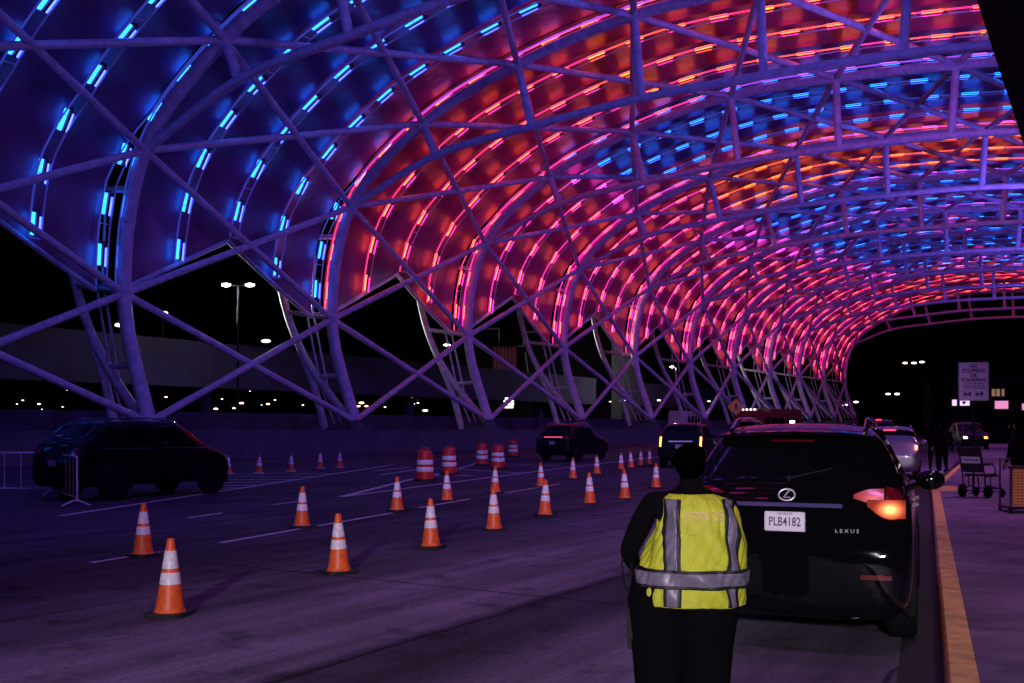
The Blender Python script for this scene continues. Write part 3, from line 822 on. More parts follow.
def vehicle(name, label, cat, rear, head, st, paint, group=None, wheels=(.95, 3.7), wr_=.36, flip=False, halfw=.93, glass_spec=None, rails=True, lights=M_TAILDIM, mirrors=True):
    """lofted body. rear = ground point below the rear bumper, head = forward direction. st = stations
       (y, halfwidth, z_sill, z_belt, roof_halfwidth, z_top)"""
    hd = Vector((head[0], head[1], 0)).normalized()
    rz = math.atan2(-hd.x, hd.y)
    e = empty(name, (rear[0], rear[1], rear[2] if len(rear) > 2 else 0), rz, label, cat, group)
    K = 9
    ringn = 2 * K - 2
    verts = []; faces = []; mi = []
    for (y, w, zs, zb, wr, zt) in st:
        half = [(0, zs), (w * .84, zs), (w * .965, zs + .10), (w, zs + (zb - zs) * .45), (w * .99, zb - .10), (w * .955, zb), (wr, zt - .085), (wr * .86, zt - .018), (0, zt)]
        ring = half + [(-x, z) for x, z in half[-2:0:-1]]
        verts += [(x, y, z) for x, z in ring]
    n = len(st)
    gs = glass_spec or {}
    for i in range(n - 1):
        for k in range(ringn):
            faces.append((i * ringn + k, i * ringn + (k + 1) % ringn, (i + 1) * ringn + (k + 1) % ringn, (i + 1) * ringn + k))
            kk = k if k < K - 1 else ringn - 1 - k      # mirrored index of the strip
            m = 0
            if kk == 5 and i in gs.get('side', ()): m = 1
            if kk in (6, 7) and i in gs.get('rear', ()): m = 2
            if kk in (6, 7) and i in gs.get('front', ()): m = 3
            mi.append(m)
    # end caps as grids of quads (bottom to top)
    for base, rev in ((0, True), ((n - 1) * ringn, False)):
        for k in range(K - 1):
            a = (base + k, base + k + 1, base + (ringn - k - 1) % ringn, base + (ringn - k) % ringn)
            q = []
            for t in a:
                if t not in q: q.append(t)
            faces.append(tuple(q[::-1]) if rev else tuple(q)); mi.append(0)
    me = bpy.data.meshes.new("loft"); me.from_pydata(verts, [], faces)
    me.polygons.foreach_set("material_index", mi)
    for k in range(4): me.materials.append(paint)
    bm = bmesh.new(); bm.from_mesh(me); bmesh.ops.recalc_face_normals(bm, faces=bm.faces); bm.to_mesh(me); bm.free()
    tmp = bpy.data.objects.new("tmp", me); C.objects.link(tmp)
    md = tmp.modifiers.new("s", 'SUBSURF'); md.levels = 2; md.render_levels = 2
    ev = evaluated(tmp); bpy.data.objects.remove(tmp)
    bvh_v = [v.co.copy() for v in ev.vertices]; bvh_f = [list(p.vertices) for p in ev.polygons]
    bvh = BVHTree.FromPolygons(bvh_v, bvh_f)
    def part(nm, test, m, inset=0.0):
        b = bmesh.new(); b.from_mesh(ev)
        bmesh.ops.delete(b, geom=[f for f in b.faces if not test(f)], context='FACES')
        if not b.faces: b.free(); return None
        for f in b.faces: f.smooth = True; f.material_index = 0
        if inset:
            for v in b.verts: v.co -= v.normal * 0
        mm = bpy.data.meshes.new(nm); b.to_mesh(mm); b.free()
        mm.materials.clear(); mm.materials.append(m)
        return link(nm, mm, e)
    part("body", lambda f: f.material_index == 0, paint)
    part("rear_window", lambda f: f.material_index == 2, M_GLASS)
    part("windshield", lambda f: f.material_index == 3, M_GLASS)
    part("side_window", lambda f: f.material_index == 1 and f.calc_center_median().x > 0, M_GLASS)
    part("side_window", lambda f: f.material_index == 1 and f.calc_center_median().x < 0, M_GLASS)
    for y in wheels:
        for s in (-1, 1):
            wheel(e, s * (halfw - .10), y, wr_, .24, s)
            mb = MB(); ar = wr_ + .055
            pts = [(s * (halfw - .03), y + ar * math.cos(a), wr_ + ar * math.sin(a)) for a in np.linspace(-.25, math.pi + .25, 22)]
            mb.tube(pts, .045, 6); mb.build("wheel_arch", M_TRIM, e)
    if rails:
        for s in (-1, 1):
            i0 = [k for k, q in enumerate(st) if q[5] > max(r_[5] for r_ in st) - .08]
            ya, yb = st[i0[0]][0] + .12, st[i0[-1]][0] - .1
            pts = []
            for t in np.linspace(0, 1, 14):
                y = ya + (yb - ya) * t; hit = bvh.ray_cast(Vector((s * (st[i0[0]][4] * .86), y, 3)), Vector((0, 0, -1)))
                z = hit[0].z if hit[0] else 1.7
                pts.append((s * st[i0[0]][4] * .86, y, z + .065 * min(1, 6 * min(t, 1 - t)) + .004))
            mb = MB(); mb.tube(pts, .02, 8); mb.build("roof_rail", M_CHROME, e)
    if mirrors:
        ym = mirrors if isinstance(mirrors, float) else st[gs['side'][-1]][0] + .05
        zb = st[gs['side'][-1]][3]
        for s in (-1, 1):
            mb = MB(); mb.sphere((s * (halfw + .12), ym, zb + .07), .13, 14, (1.0, .55, .72)); mb.tube([(s * (halfw - .12), ym, zb - .02), (s * (halfw + .05), ym, zb + .03)], .035, 8)
            mb.build("wing_mirror", paint, e)
    return e, bvh, part
def drape(bvh, e, name, uv2ray, nu, nv, m, off=.008, back=-.03):
    """panel laid on the bodywork: uv2ray(u,v) gives origin and direction of a ray"""
    fr = []; bk = []
    for v in range(nv + 1):
        for u in range(nu + 1):
            o, d = uv2ray(u / nu, v / nv)
            h = bvh.ray_cast(Vector(o), Vector(d).normalized())
            dd = Vector(d).normalized()
            p = h[0] if h[0] is not None else Vector(o) + dd * 1.0
            fr.append(p - dd * off); bk.append(p - dd * back)
    n1 = nu + 1; N = len(fr); fs = []
    for v in range(nv):
        for u in range(nu):
            a = v * n1 + u
            fs.append((a, a + 1, a + n1 + 1, a + n1)); fs.append((N + a, N + a + n1, N + a + n1 + 1, N + a + 1))
    for u in range(nu):
        fs.append((u, N + u, N + u + 1, u + 1)); a = nv * n1 + u; fs.append((a, a + 1, N + a + 1, N + a))
    for v in range(nv):
        a = v * n1; fs.append((a, a + n1, N + a + n1, N + a)); a = v * n1 + nu; fs.append((a, N + a, N + a + n1, a + n1))
    mb = MB(); mb.add(fr + bk, fs)
    return mb.build(name, m, e)
def rear_plate(bvh, e, z, txt, m=M_PLATE2, w=.31, h=.155, x=0):
    hit = min((bvh.ray_cast(Vector((x + dx, -2, z + dz)), Vector((0, 1, 0)))[0].y for dx in (-.15, .15) for dz in (-.08, .08)))
    y = hit - .015
    mb = MB(); mb.box((0, 0, 0), (w, .012, h)); pl = mb.build("license_plate", m, e, bevel=.006); pl.location = (x, y, z)
    if txt:
        me = text_mesh("plate_text", txt, .098, M_PTXT, .001, sx=.70, bold=.0012); t = link("plate_text", me, pl)
        t.location = (0, -.0075, -.004); t.rotation_euler = (R(90), 0, 0)
    return pl, y
SUV = [(0.00, .74, .40, .70, .62, .80), (.05, .88, .30, .84, .80, .93), (.13, .925, .26, 1.02, .86, 1.12), (.20, .935, .26, 1.16, .84, 1.26),
       (.29, .935, .26, 1.20, .80, 1.36), (.36, .935, .26, 1.21, .775, 1.42), (.66, .935, .26, 1.22, .695, 1.66), (.72, .935, .26, 1.22, .69, 1.70), (1.05, .935, .26, 1.21, .70, 1.735),
       (1.15, .935, .26, 1.21, .70, 1.74), (1.9, .935, .26, 1.19, .71, 1.75), (2.0, .935, .26, 1.19, .71, 1.75), (2.65, .935, .26, 1.17, .70, 1.72), (2.80, .935, .26, 1.16, .69, 1.68),
       (3.42, .93, .26, 1.10, .74, 1.22), (3.60, .925, .26, 1.06, .80, 1.13), (4.2, .91, .27, .98, .80, 1.06), (4.55, .86, .30, .86, .70, .92), (4.72, .74, .36, .74, .6, .78)]
SPEC = {'rear': (5,), 'side': (6, 7, 8, 10, 12) if False else (7, 9, 11), 'front': (13,)}
HEAD_ROAD = (KD.x, KD.y)
rear_main = at(784, 7.75)
SUVM = [(y, w, zs, zb, wr - (.05 if zt > 1.6 else 0), zt + (.045 if zt > 1.6 else 0)) for y, w, zs, zb, wr, zt in SUV]
car, bv, prt = vehicle("sport_utility_vehicle", "glossy black SUV with its right signal lit, parked by the yellow kerb", "car", rear_main, HEAD_ROAD, SUVM, M_BLACKP, "cars stopped under the canopy", glass_spec=SPEC, wheels=(1.0, 3.75))
# tail lamps wrapping round both corners
def corner_ray(s, x0, x1, z0, z1):
    def f(u, v):
        x = x0 + (x1 - x0) * u; z = z0 + (z1 - z0) * v
        a = max(0, (x - .55)) / .4 * .9
        return (s * (x + math.sin(a) * 1.0), .35 - math.cos(a) * 1.0 - .3, z), (-s * math.sin(a), math.cos(a), 0)
    return f
for s, ma, mb_ in ((1, M_TAILHOT, M_SIGNAL), (-1, M_TAILDIM, M_TAILDIM)):
    def fa(u, v, s=s):
        x = .5 + .22 * u; zc = 1.215 + .01 * u; h = .015 + .035 * min(1, u * 2.2)
        return (s * x, -1, zc + (v - .5) * 2 * h), (0, 1, 0)
    tl = drape(bv, car, "tail_light", fa, 8, 4, ma, .012)
    def fb(u, v, s=s):
        x = .60 + .275 * u; z0_ = 1.145 - .095 * math.sin(min(1, u * 1.25) * math.pi * .62); z1_ = 1.193
        return (s * x, -1, z0_ + (z1_ - z0_) * v), (0, 1, 0)
    drape(bv, car, "turn_signal", fb, 16, 6, mb_, .016)
    def fc(u, v, s=s):
        x = .735 + .15 * u; z = 1.2 + .09 * v * (1 - .35 * u)
        return (s * x, -1, z), (0, 1, 0)
    drape(bv, car, "tail_light", fc, 6, 3, M_TAILDIM, .012)
    drape(bv, car, "reflector", lambda u, v, s=s: ((s * (.56 + .22 * u), -1, .60 + .035 * v), (0, 1, 0)), 4, 2, M_TAILDIM, .008)
pl, _ = rear_plate(bv, car, 1.015, "PLB4182", M_PLATE)
me = text_mesh("plate_text", "GEORGIA", .026, M_PTXT, .001, sx=1.1); t = link("plate_text", me, pl); t.location = (0, -.0075, .06); t.rotation_euler = (R(90), 0, 0)
drape(bv, car, "chrome_strip", lambda u, v: ((-.42 + .84 * u, -1, 1.125 + .03 * v), (0, 1, 0)), 14, 2, mat("violet_tinted_chrome", (.09, .08, .22), .3, .3), .03)
drape(bv, car, "bumper_strip", lambda u, v: ((-.62 + 1.24 * u, -1, .765 + .02 * v), (0, 1, 0)), 16, 2, M_BLACKP, .03)
drape(bv, car, "step_pad", lambda u, v: ((-.5 + 1.0 * u, -1, .86 + .02 * v), (0, 1, 0)), 16, 2, M_BLACKP, .02)
drape(bv, car, "lower_valance", lambda u, v: ((-.70 + 1.4 * u, -1, .40 + .13 * v), (0, 1, 0)), 16, 3, M_BLACKP, .012)
# emblem: an oval ring holding a slanted letter-like bar
hit = bv.ray_cast(Vector((0, -2, 1.215)), Vector((0, 1, 0)))[0]
mb = MB()
n_ = 28
mb.tube([(.062 * math.cos(2 * math.pi * k / n_), 0, .047 * math.sin(2 * math.pi * k / n_)) for k in range(n_ + 1)], .0075, 8, cap=False)
mb.tube([(.018, 0, .036), (-.022, 0, -.022), (.03, 0, -.022)], .007, 6)
em = mb.build("emblem", M_BRIGHT, car); em.location = (0, hit.y - .02, 1.215); em.rotation_euler = (R(-22), 0, 0)
me = text_mesh("model_lettering", "L E X U S", .04, M_RIM, .003, sx=1.1)
hit = bv.ray_cast(Vector((.45, -2, .955)), Vector((0, 1, 0)))[0]
t = link("model_lettering", me, car); t.location = (.46, hit.y - .012, .955); t.rotation_euler = (R(90), 0, .09)
# wiper, spoiler, third brake light, exhausts, door handles
mb = MB(); h1 = bv.ray_cast(Vector((0, -2, 1.34)), Vector((0, 1, 0)))[0]; h2 = bv.ray_cast(Vector((.33, -2, 1.42)), Vector((0, 1, 0)))[0]
mb.tube([h1 + Vector((0, -.02, 0)), h2 + Vector((0, -.02, 0))], .008, 6); mb.sphere(h1 + Vector((0, -.01, 0)), .025, 10); mb.build("rear_wiper", M_TRIM, car)
mb = MB()
sp = [(-.62, .60, 1.665), (-.4, .52, 1.69), (0, .48, 1.70), (.4, .52, 1.69), (.62, .60, 1.665)]
vs = [(x, y, z - .012) for x, y, z in sp] + [(x * .98, .80, z + .035) for x, y, z in sp] + [(x, y + .02, z + .014) for x, y, z in sp]
mb.add(vs, [(i, i + 1, 11 + i, 10 + i) for i in range(4)] + [(10 + i, 11 + i, 6 + i, 5 + i) for i in range(4)] + [(5 + i, 6 + i, i + 1, i) for i in range(4)] + [(0, 10, 5), (4, 9, 14)])
mb.build("spoiler", M_BLACKP, car)
drape(bv, car, "high_brake_light", lambda u, v: ((-.17 + .34 * u, -1, 1.628 + .018 * v), (0, 1, 0)), 6, 1, M_TAILDIM, .03)
for s in (-1, 1):
    mb = MB(); mb.tube([(s * .52, .08, .33), (s * .52, .4, .33)], [.045, .04], 12); mb.build("exhaust", M_CHROME, car)
    for y in (1.55, 2.45):
        drape(bv, car, "door_handle", lambda u, v, s=s, y=y: ((s * 2, y + .2 * u, 1.05 + .03 * v), (-s, 0, 0)), 4, 1, M_CHROME, .035)
    drape(bv, car, "window_trim", lambda u, v, s=s: ((s * 2, .62 + 2.75 * u, 1.205 - .03 * u + .012 * v), (-s, 0, 0)), 24, 1, M_CHROME, .006)

# simpler vehicles along the road
BIG = [(y * 1.14, w * 1.05, zs + .06, zb * 1.06, wr * 1.12, zt * 1.105) for y, w, zs, zb, wr, zt in SUV]
def simple_lights(e, bvh, z, mt, x0=.62, x1=.86, h=.16, k=1):
    for s in (-1, 1):
        drape(bvh, e, "tail_light", lambda u, v, s=s: ((s * (x0 + (x1 - x0) * u), -2, z + h * v), (0, 1, 0)), 3, 3, mt, .015)
CAN = (ST, CT)
# dark SUV standing at the left
BIGS = [((y - 1.1) * .93 + 1.1 if y < 1.1 else (y if y < 4.0 else 4.0 + (y - 4.0) * .5), *r_) for y, *r_ in BIG]
fw = G(207, 494); rw = G(114, 500.5); hd = (fw - rw).normalized()
side = Vector((hd.y, -hd.x, 0))
rear_c = rw - side * .9 - hd * 1.1
e, b2, _ = vehicle("large_utility_vehicle", "big black SUV standing side-on behind the steel barricade at the left", "car", (rear_c.x, rear_c.y), hd, BIGS, M_NAVYP, None, glass_spec=SPEC, wheels=(1.1, 4.0), wr_=.39, halfw=.98)
simple_lights(e, b2, 1.1, M_TAILDIM); rear_plate(b2, e, .9, None)
for s in (-1, 1): drape(b2, e, "head_light", lambda u, v, s=s: ((s * (.55 + .3 * u), 8, .92 + .13 * v), (0, -1, 0)), 4, 2, M_HEAD, .02)
for s in (-1, 1): drape(b2, e, "window_trim", lambda u, v, s=s: ((s * 2, .8 + 3.0 * u, 1.235 - .03 * u + .02 * v), (-s, 0, 0)), 24, 1, M_RIM, .006)
# dark SUV in the middle distance
e, b2, _ = vehicle("large_utility_vehicle", "dark SUV driving away in front of the fourth canopy leg", "car", (at(552, 50).x, 50), (ST * .9, CT), BIG, M_NAVYP, "cars stopped under the canopy", glass_spec=SPEC, wheels=(1.1, 4.0), wr_=.39, halfw=.98)
simple_lights(e, b2, 1.15, M_TAILDIM); rear_plate(b2, e, .95, None); drape(b2, e, "chrome_strip", lambda u, v: ((-.5 + u, -1, 1.22 + .05 * v), (0, 1, 0)), 6, 1, M_TAILLIT, .02)  # this strip glows red, in the lit tail lamp material
# SUV with upright amber lamps seen past the officer's head
e, b2, _ = vehicle("sport_utility_vehicle", "dark SUV with two upright amber tail lamps beyond the officer's head", "car", (at(680, 42).x, 42), (ST * .55, CT), BIG, M_NAVYP, "cars stopped under the canopy", glass_spec=SPEC, wheels=(1.1, 4.0), wr_=.39, halfw=.98)
for s in (-1, 1): drape(b2, e, "tail_light", lambda u, v, s=s: ((s * (.80 + .09 * u), -1, .92 + .42 * v), (0, 1, 0)), 2, 4, M_AMBER2, .015)
rear_plate(b2, e, .93, None, w=.4, h=.18); drape(b2, e, "chrome_strip", lambda u, v: ((-.5 + u, -1, 1.12 + .05 * v), (0, 1, 0)), 6, 1, M_RAIL, .02)
# silver minivan ahead of the black car
e, b2, _ = vehicle("minivan", "silver minivan with a lit tail lamp ahead of the black SUV", "car", (at(889, 33).x, 33), HEAD_ROAD, [(y * 1.05, w * 1.02, zs, zb * .97, wr * 1.08, zt * 1.02) for y, w, zs, zb, wr, zt in SUV], M_SILVER, "cars stopped under the canopy", glass_spec=SPEC, wheels=(1.0, 3.95))
for s, m in ((1, M_AMBLAMP), (-1, M_TAILR)): drape(b2, e, "tail_light", lambda u, v, s=s: ((s * (.78 + .1 * u), -1, 1.0 + .15 * v), (0, 1, 0)), 3, 3, m, .015)
rear_plate(b2, e, .85, None); drape(b2, e, "high_brake_light", lambda u, v: ((-.2 + .4 * u, -1, 1.62 + .06 * v), (0, 1, 0)), 3, 1, M_TAILLIT, .04)
# dark van with a red roof lamp
e, b2, _ = vehicle("van", "dark van with a single red roof lamp beyond the silver minivan", "van", (at(878, 62).x, 62), HEAD_ROAD, [(y * 1.15, w * 1.08, zs + .05, zb * 1.1, wr * 1.22, zt * 1.27) for y, w, zs, zb, wr, zt in SUV], M_BLACKP, "cars stopped under the canopy", glass_spec=SPEC, wheels=(1.1, 4.1), wr_=.39, halfw=1.0, rails=False)
mb = MB(); mb.box((0, .72, 2.2), (.34, .12, .1)); mb.build("roof_light", M_TAILLIT, e, bevel=.02); simple_lights(e, b2, 1.2, M_TAILR, .7, .9, .2)
# dark van facing us by the pavement
e, b2, _ = vehicle("van", "dark van facing the camera beyond the wheelchair, lamps glinting", "van", (at(974, 74).x, 76), (-.25, -1), [(y * 1.1, w * 1.08, zs + .05, zb * 1.05, wr * 1.25, zt * 1.2) for y, w, zs, zb, wr, zt in SUV], M_NAVYP, None, glass_spec=SPEC, wheels=(1.0, 4.0), halfw=1.0, rails=False)
for s in (-1, 1): drape(b2, e, "head_light", lambda u, v, s=s: ((s * (.55 + .25 * u), 8, .92 + .16 * v), (0, -1, 0)), 3, 2, M_LW2 if s > 0 else M_AMBER2, .03)
# red shuttle bus far down the road
def bus(name, label, cat, loc, rz, L, w, h, paint, glow, lamps):
    e = empty(name, loc, rz, label, cat)
    mb = MB(); mb.box((0, L / 2, h / 2 + .25), (w, L, h - .3)); mb.build("body", paint, e, bevel=.15)
    for s in (-1, 1):
        mb = MB()
        for k in range(5): mb.box((s * (w / 2 + .004), .9 + k * (L - 1.6) / 5 + .5, h * .64), (.03, (L - 2) / 5 - .15, h * .28))
        mb.build("side_window", M_GLASS, e, bevel=.01)
        for y in (1.1, L - 1.3): wheel(e, s * (w / 2 - .13), y, .42, .26, s)
    mb = MB(); mb.box((0, -.004, h * .66), (w * .62, .03, h * .3)); mb.build("rear_window", glow, e, bevel=.01)
    for s in (-1, 1):
        mb = MB(); mb.box((s * w * .42, -.02, h * .36), (.14, .05, .3)); mb.build("tail_light", M_TAILR, e, bevel=.01)
    for k in range(lamps):
        mb = MB(); mb.sphere(((k - (lamps - 1) / 2) * w * .16, -.03, h + .02), .09, 8); mb.build("marker_lamp", M_LW2, e)
    mb = MB(); mb.box((0, -.03, .5), (w * .96, .12, .22)); mb.build("bumper", M_TRIM, e, bevel=.02)
    return e
sb = bus("shuttle_bus", "dark red shuttle bus with marker lamps far down the road", "bus", (at(747, 90).x, 90, 0), -.80, 7.5, 2.5, 3.3, M_REDP, M_GLASS, 5)
mb = MB(); mb.box((1.27, 5.6, 1.75), (.04, .9, 1.2)); mb.build("lit_window", M_LW2, sb, smooth=False)
p = W(-47.5, on_line(676, -47.5)); bus("box_van", "white box van standing behind the fifth canopy leg", "van", (p.x, p.y, 1.0), -TH - .1, 6, 2.3, 2.7, M_WHITEP, M_WHITEP, 0)
sl = on_line(676, -47.5); mb = MB(); q = [W(-51, sl - 8), W(-44.8, sl - 8), W(-44.8, sl + 14), W(-51, sl + 14)]; mb.prism([(v.x, v.y) for v in q], -.02, .996)
tag(mb.build("loading_dock", M_CONC, smooth=False), "raised concrete apron under the white box van", "platform")
for k, (px, y, pt) in enumerate(((800, 104, M_SILVER), (822, 112, M_BLACKP), (842, 120, M_WHITEP))):
    e, b2, _ = vehicle("parked_car", "%s car among the distant traffic below the far arches" % ("silver", "black", "white")[k], "car", (at(px, y).x, y), (ST * .7, CT), SUV, pt, "distant cars", glass_spec=SPEC, wheels=(1.0, 3.75), rails=False)
    simple_lights(e, b2, 1.0, M_TAILLIT, .6, .86, .16)

# ================================================================== SIGNS
def post_sign(name, loc, rz, w, h, zc, label, m_face, m_post=M_TRIM, rot=0.0):
    e = empty(name, loc, rz, label, "sign")
    mb = MB(); mb.tube([(0, .04, 0), (0, .04, zc + h * .45)], .028, 8); mb.lathe([(.12, 0), (.12, .02), (.04, .03)], 12, (0, .04, 0)); mb.build("post", m_post, e)
    mb = MB(); mb.box((0, 0, 0), (w, .006, h), Matrix.Rotation(rot, 3, 'Y')); f = mb.build("panel", m_face, e, bevel=.002); f.location = (0, 0, zc)
    return e, f
M_SIGNF = mat("sign_face_white", (.5, .42, .66), .4, noise=.06, nscale=6)
M_SIGNI = mat("sign_ink", (.06, .02, .12), .5)
sp_ = at(973.5, 24, .146)
e, f = post_sign("parking_sign", sp_, -.42, .66, .92, 1.75 + (427 - 381.5) * .024 - .146, "white no stopping or standing sign on a thin post by the pavement", M_SIGNF)
def put_text(parent, txt, size, x, z, m, sx=1.0, bold=.0, y=-.0045):
    me = text_mesh("lettering", txt, size, m, .001, sx=sx, bold=bold); o = link("lettering", me, parent); o.location = (x, y, z); o.rotation_euler = (R(90), 0, 0)
for txt, z in (("NO", .365), ("STOPPING", .255), ("OR", .145), ("STANDING", .035)): put_text(f, txt, .118, 0, z, M_SIGNI, .92, .005)
mb = MB()
for z, w in ((-.055, .4), (-.105, .48), (-.155, .44)):
    x = -w / 2
    while x < w / 2:
        l = random.uniform(.03, .08); mb.box((x + l / 2, -.0045, z), (l, .002, .022)); x += l + .02
mb.build("small_print", M_SIGNI, f, smooth=False)
for dx in (-.13, .13):    # tow truck pictograms
    mb = MB(); mb.box((dx - .03, -.0045, -.30), (.13, .002, .045)); mb.box((dx + .055, -.0045, -.28), (.05, .002, .08)); mb.tube([(dx - .03, -.0045, -.28), (dx - .09, -.0045, -.22)], .008, 4)
    for wx in (-.06, .05): mb.lathe([(.02, -.0065), (.02, -.0035)], 12, (dx + wx, 0, -.335), axis='y')
    mb.build("pictogram", M_SIGNI, f, smooth=False)
mb = MB()
for a, b in (((-.31, -.44), (.31, -.44)), ((.31, -.44), (.31, .44)), ((.31, .44), (-.31, .44)), ((-.31, .44), (-.31, -.44))): mb.tube([(a[0], -.004, a[1]), (b[0], -.004, b[1])], .004, 4)
mb.build("border", M_SIGNI, f, smooth=False)
M_WARN = mat("warning_yellow", (.9, .45, .05), .4)
p = at(736, 82); e, f = post_sign("warning_sign", p, -.3, 1.0, 1.0, 1.75 + 20 * .082, "orange diamond pedestrian warning sign beside the red bus", M_WARN, rot=R(45))
mb = MB(); mb.sphere((0, -.02, .26), .085, 10, (1, .2, 1)); mb.box((0, -.012, .05), (.14, .01, .3)); mb.tube([(-.02, -.012, -.08), (-.14, -.012, -.34)], .035, 6); mb.tube([(.02, -.012, -.08), (.16, -.012, -.32)], .035, 6); mb.tube([(.05, -.012, .16), (.2, -.012, -.02)], .028, 6)
mb.build("pictogram", M_SIGNI, f)
# lit boxes and windows of the far end of the terminal
M_PINKLIT = mat("lit_pink_panel", (.3, .2, .25), .4, emit=(1, .35, .6), es=.7)
M_WLIT = mat("lit_white_panel", (.3, .3, .3), .4, emit=(.9, .65, .95), es=1.0)
M_WINLIT = mat("lit_window_warm", (.2, .15, .1), .4, emit=(1, .6, .3), es=.2)
fb = empty("terminal_annex", at(1010, 96), -.32, "dark end of the terminal with lit signs and windows at the right", "building")
mb = MB(); mb.box((4, 6, 3.2), (22, 9, 6.4)); mb.box((-1, .4, 6.2), (14, 2.6, .5)); mb.build("wall", mat("unlit_cladding", (.0015, .0015, .002), .95, spec=.05), fb, smooth=False)
def fpx(px, py): return ((px - 1010) * .096 * 1.0, -.95, 1.75 + (427 - py) * .096)
for k in range(3):
    x, _, z = fpx(997 + k * 4.2, 392); mb = MB(); mb.box((x, 1.46, z), (.3, .05, .7)); mb.build("window", M_WINLIT, fb, smooth=False)
for px, py, w, h, m in ((1001, 405, 1.15, .75, M_PINKLIT), (1022.5, 407, .6, .6, M_PINKLIT), (967.5, 402.5, .85, .58, M_WLIT), (958, 402.5, .4, .58, M_WLIT)):
    x, y, z = fpx(px, py)
    lo = empty("lit_sign", fb.matrix_basis @ Vector((x, y, z)) if False else Matrix.Translation(fb.location) @ Matrix.Rotation(-.32, 4, 'Z') @ Vector((x, y, z)), -.32,
               {1001: "wide pink lit sign under dim warm windows", 1022.5: "small pink lit sign at the right frame edge", 967.5: "lit white sign with a dark symbol below the parking sign", 958: "narrow lit white sign left of the one with a symbol"}[px], "sign", "lit signs of the terminal")
    mb = MB(); mb.box((0, .1, 0), (w + .1, .16, h + .1)); mb.tube([(0, .1, h / 2), (0, .1, max(h / 2 + .3, 5.9 - z))], .04, 6); mb.build("housing", M_DARK, lo, smooth=False)
    mb = MB(); mb.box((0, .0, 0), (w, .03, h)); mb.build("face", m, lo, smooth=False)
    if px == 967.5:
        mb = MB(); mb.lathe([(.15, -.02), (.15, -.03)], 14, (-.08, 0, 0), axis='y'); mb.box((.06, -.02, .06), (.2, .012, .08)); mb.build("symbol", M_SIGNI, lo, smooth=False)

# ================================================================== STEEL BARRICADE
M_GALV = mat("galvanised_steel", (.62, .6, .66), .35)
def barricade(pa, pb, label):
    d = (pb - pa); L = d.length; e = empty("crowd_barricade", pa, math.atan2(d.y, d.x), label, "barricade", "steel barricades at the left")
    mb = MB(); mb.tube([(.0, 0, .12), (0, 0, 1.05), (.06, 0, 1.1), (L - .06, 0, 1.1), (L, 0, 1.05), (L, 0, .12)], .022, 8); mb.tube([(0, 0, .2), (L, 0, .2)], .018, 8); mb.build("frame", M_GALV, e)
    mb = MB(); n = max(4, int(L / (.42 if L < 4 else .13)))
    for k in range(1, n): mb.tube([(L * k / n, 0, .2), (L * k / n, 0, 1.1)], .009, 6)
    mb.build("bars", M_GALV, e)
    for x in (.12, L - .12):
        mb = MB(); mb.tube([(x, -.3, .02), (x, 0, .16), (x, .3, .02)], .018, 6); mb.build("foot", M_GALV, e)
    return e
barricade(G(53, 498), G(77, 507), "short steel barricade seen nearly end-on, in front of the black SUV")
barricade(G(-12, 496), G(54, 496.5), "steel barricade with many upright bars at the left frame edge")

# ================================================================== PEOPLE
M_UNI = mat("dark_uniform", (.0025, .0025, .0035), .9, spec=.08, bump=.3, bscale=60)
M_HAIR = mat("dark_hair", (.0012, .001, .001), 1.0, spec=.0, bump=.5, bscale=120)
M_SKIN = mat("skin_dark", (.16, .08, .055), .5)
def skin_person(name, chains, radii, root, levels=2):
    """chains: lists of vertex keys; radii: key -> (x,y,z,(rx,ry))"""
    keys = list(radii); idx = {k: i for i, k in enumerate(keys)}
    me = bpy.data.meshes.new(name)
    es = []
    for ch in chains:
        for a, b in zip(ch[:-1], ch[1:]): es.append((idx[a], idx[b]))
    me.from_pydata([radii[k][:3] for k in keys], es, [])
    o = bpy.data.objects.new("tmp", me); C.objects.link(o)
    md = o.modifiers.new("skin", 'SKIN'); md.use_smooth_shade = True; md.branch_smoothing = .5
    sd = o.modifiers.new("sub", 'SUBSURF'); sd.levels = levels; sd.render_levels = levels
    sv = me.skin_vertices[0].data
    for k in keys:
        r = radii[k][3]; sv[idx[k]].radius = r if isinstance(r, tuple) else (r, r); sv[idx[k]].use_root = (k == root)
    m2 = evaluated(o); bpy.data.objects.remove(o)
    m2.name = name
    return m2
def hand(mb_list, wrist, d, up, s=1.0, curl=.5):
    """palm + five bent fingers as small skinned tubes, returned as one MB"""
    mb = MB(); d = Vector(d).normalized(); up = Vector(up).normalized(); sd = d.cross(up).normalized(); w = Vector(wrist)
    mb.tube([w - d * .02, w + d * .02, w + d * .055, w + d * .085], [.026 * s, .036 * s, .04 * s, .036 * s], 10)
    for k, (off, ln) in enumerate(((-.03, .062), (-.01, .075), (.01, .07), (.029, .055))):
        p = w + d * .082 + sd * off; a = d; pts = [p]; rr_ = [.0095]
        for q in range(3):
            a = (a - up * curl * .55).normalized(); p = p + a * ln * (.45, .32, .25)[q]; pts.append(p); rr_.append((.009, .008, .006)[q])
        mb.tube(pts, rr_, 8)
    p = w + d * .025 - sd * .03; mb.tube([p, p + (d * .5 - sd * .7 - up * .3).normalized() * .035, p + (d * .8 - sd * .6 - up * .5).normalized() * .065], [.013, .011, .008], 8)
    return mb
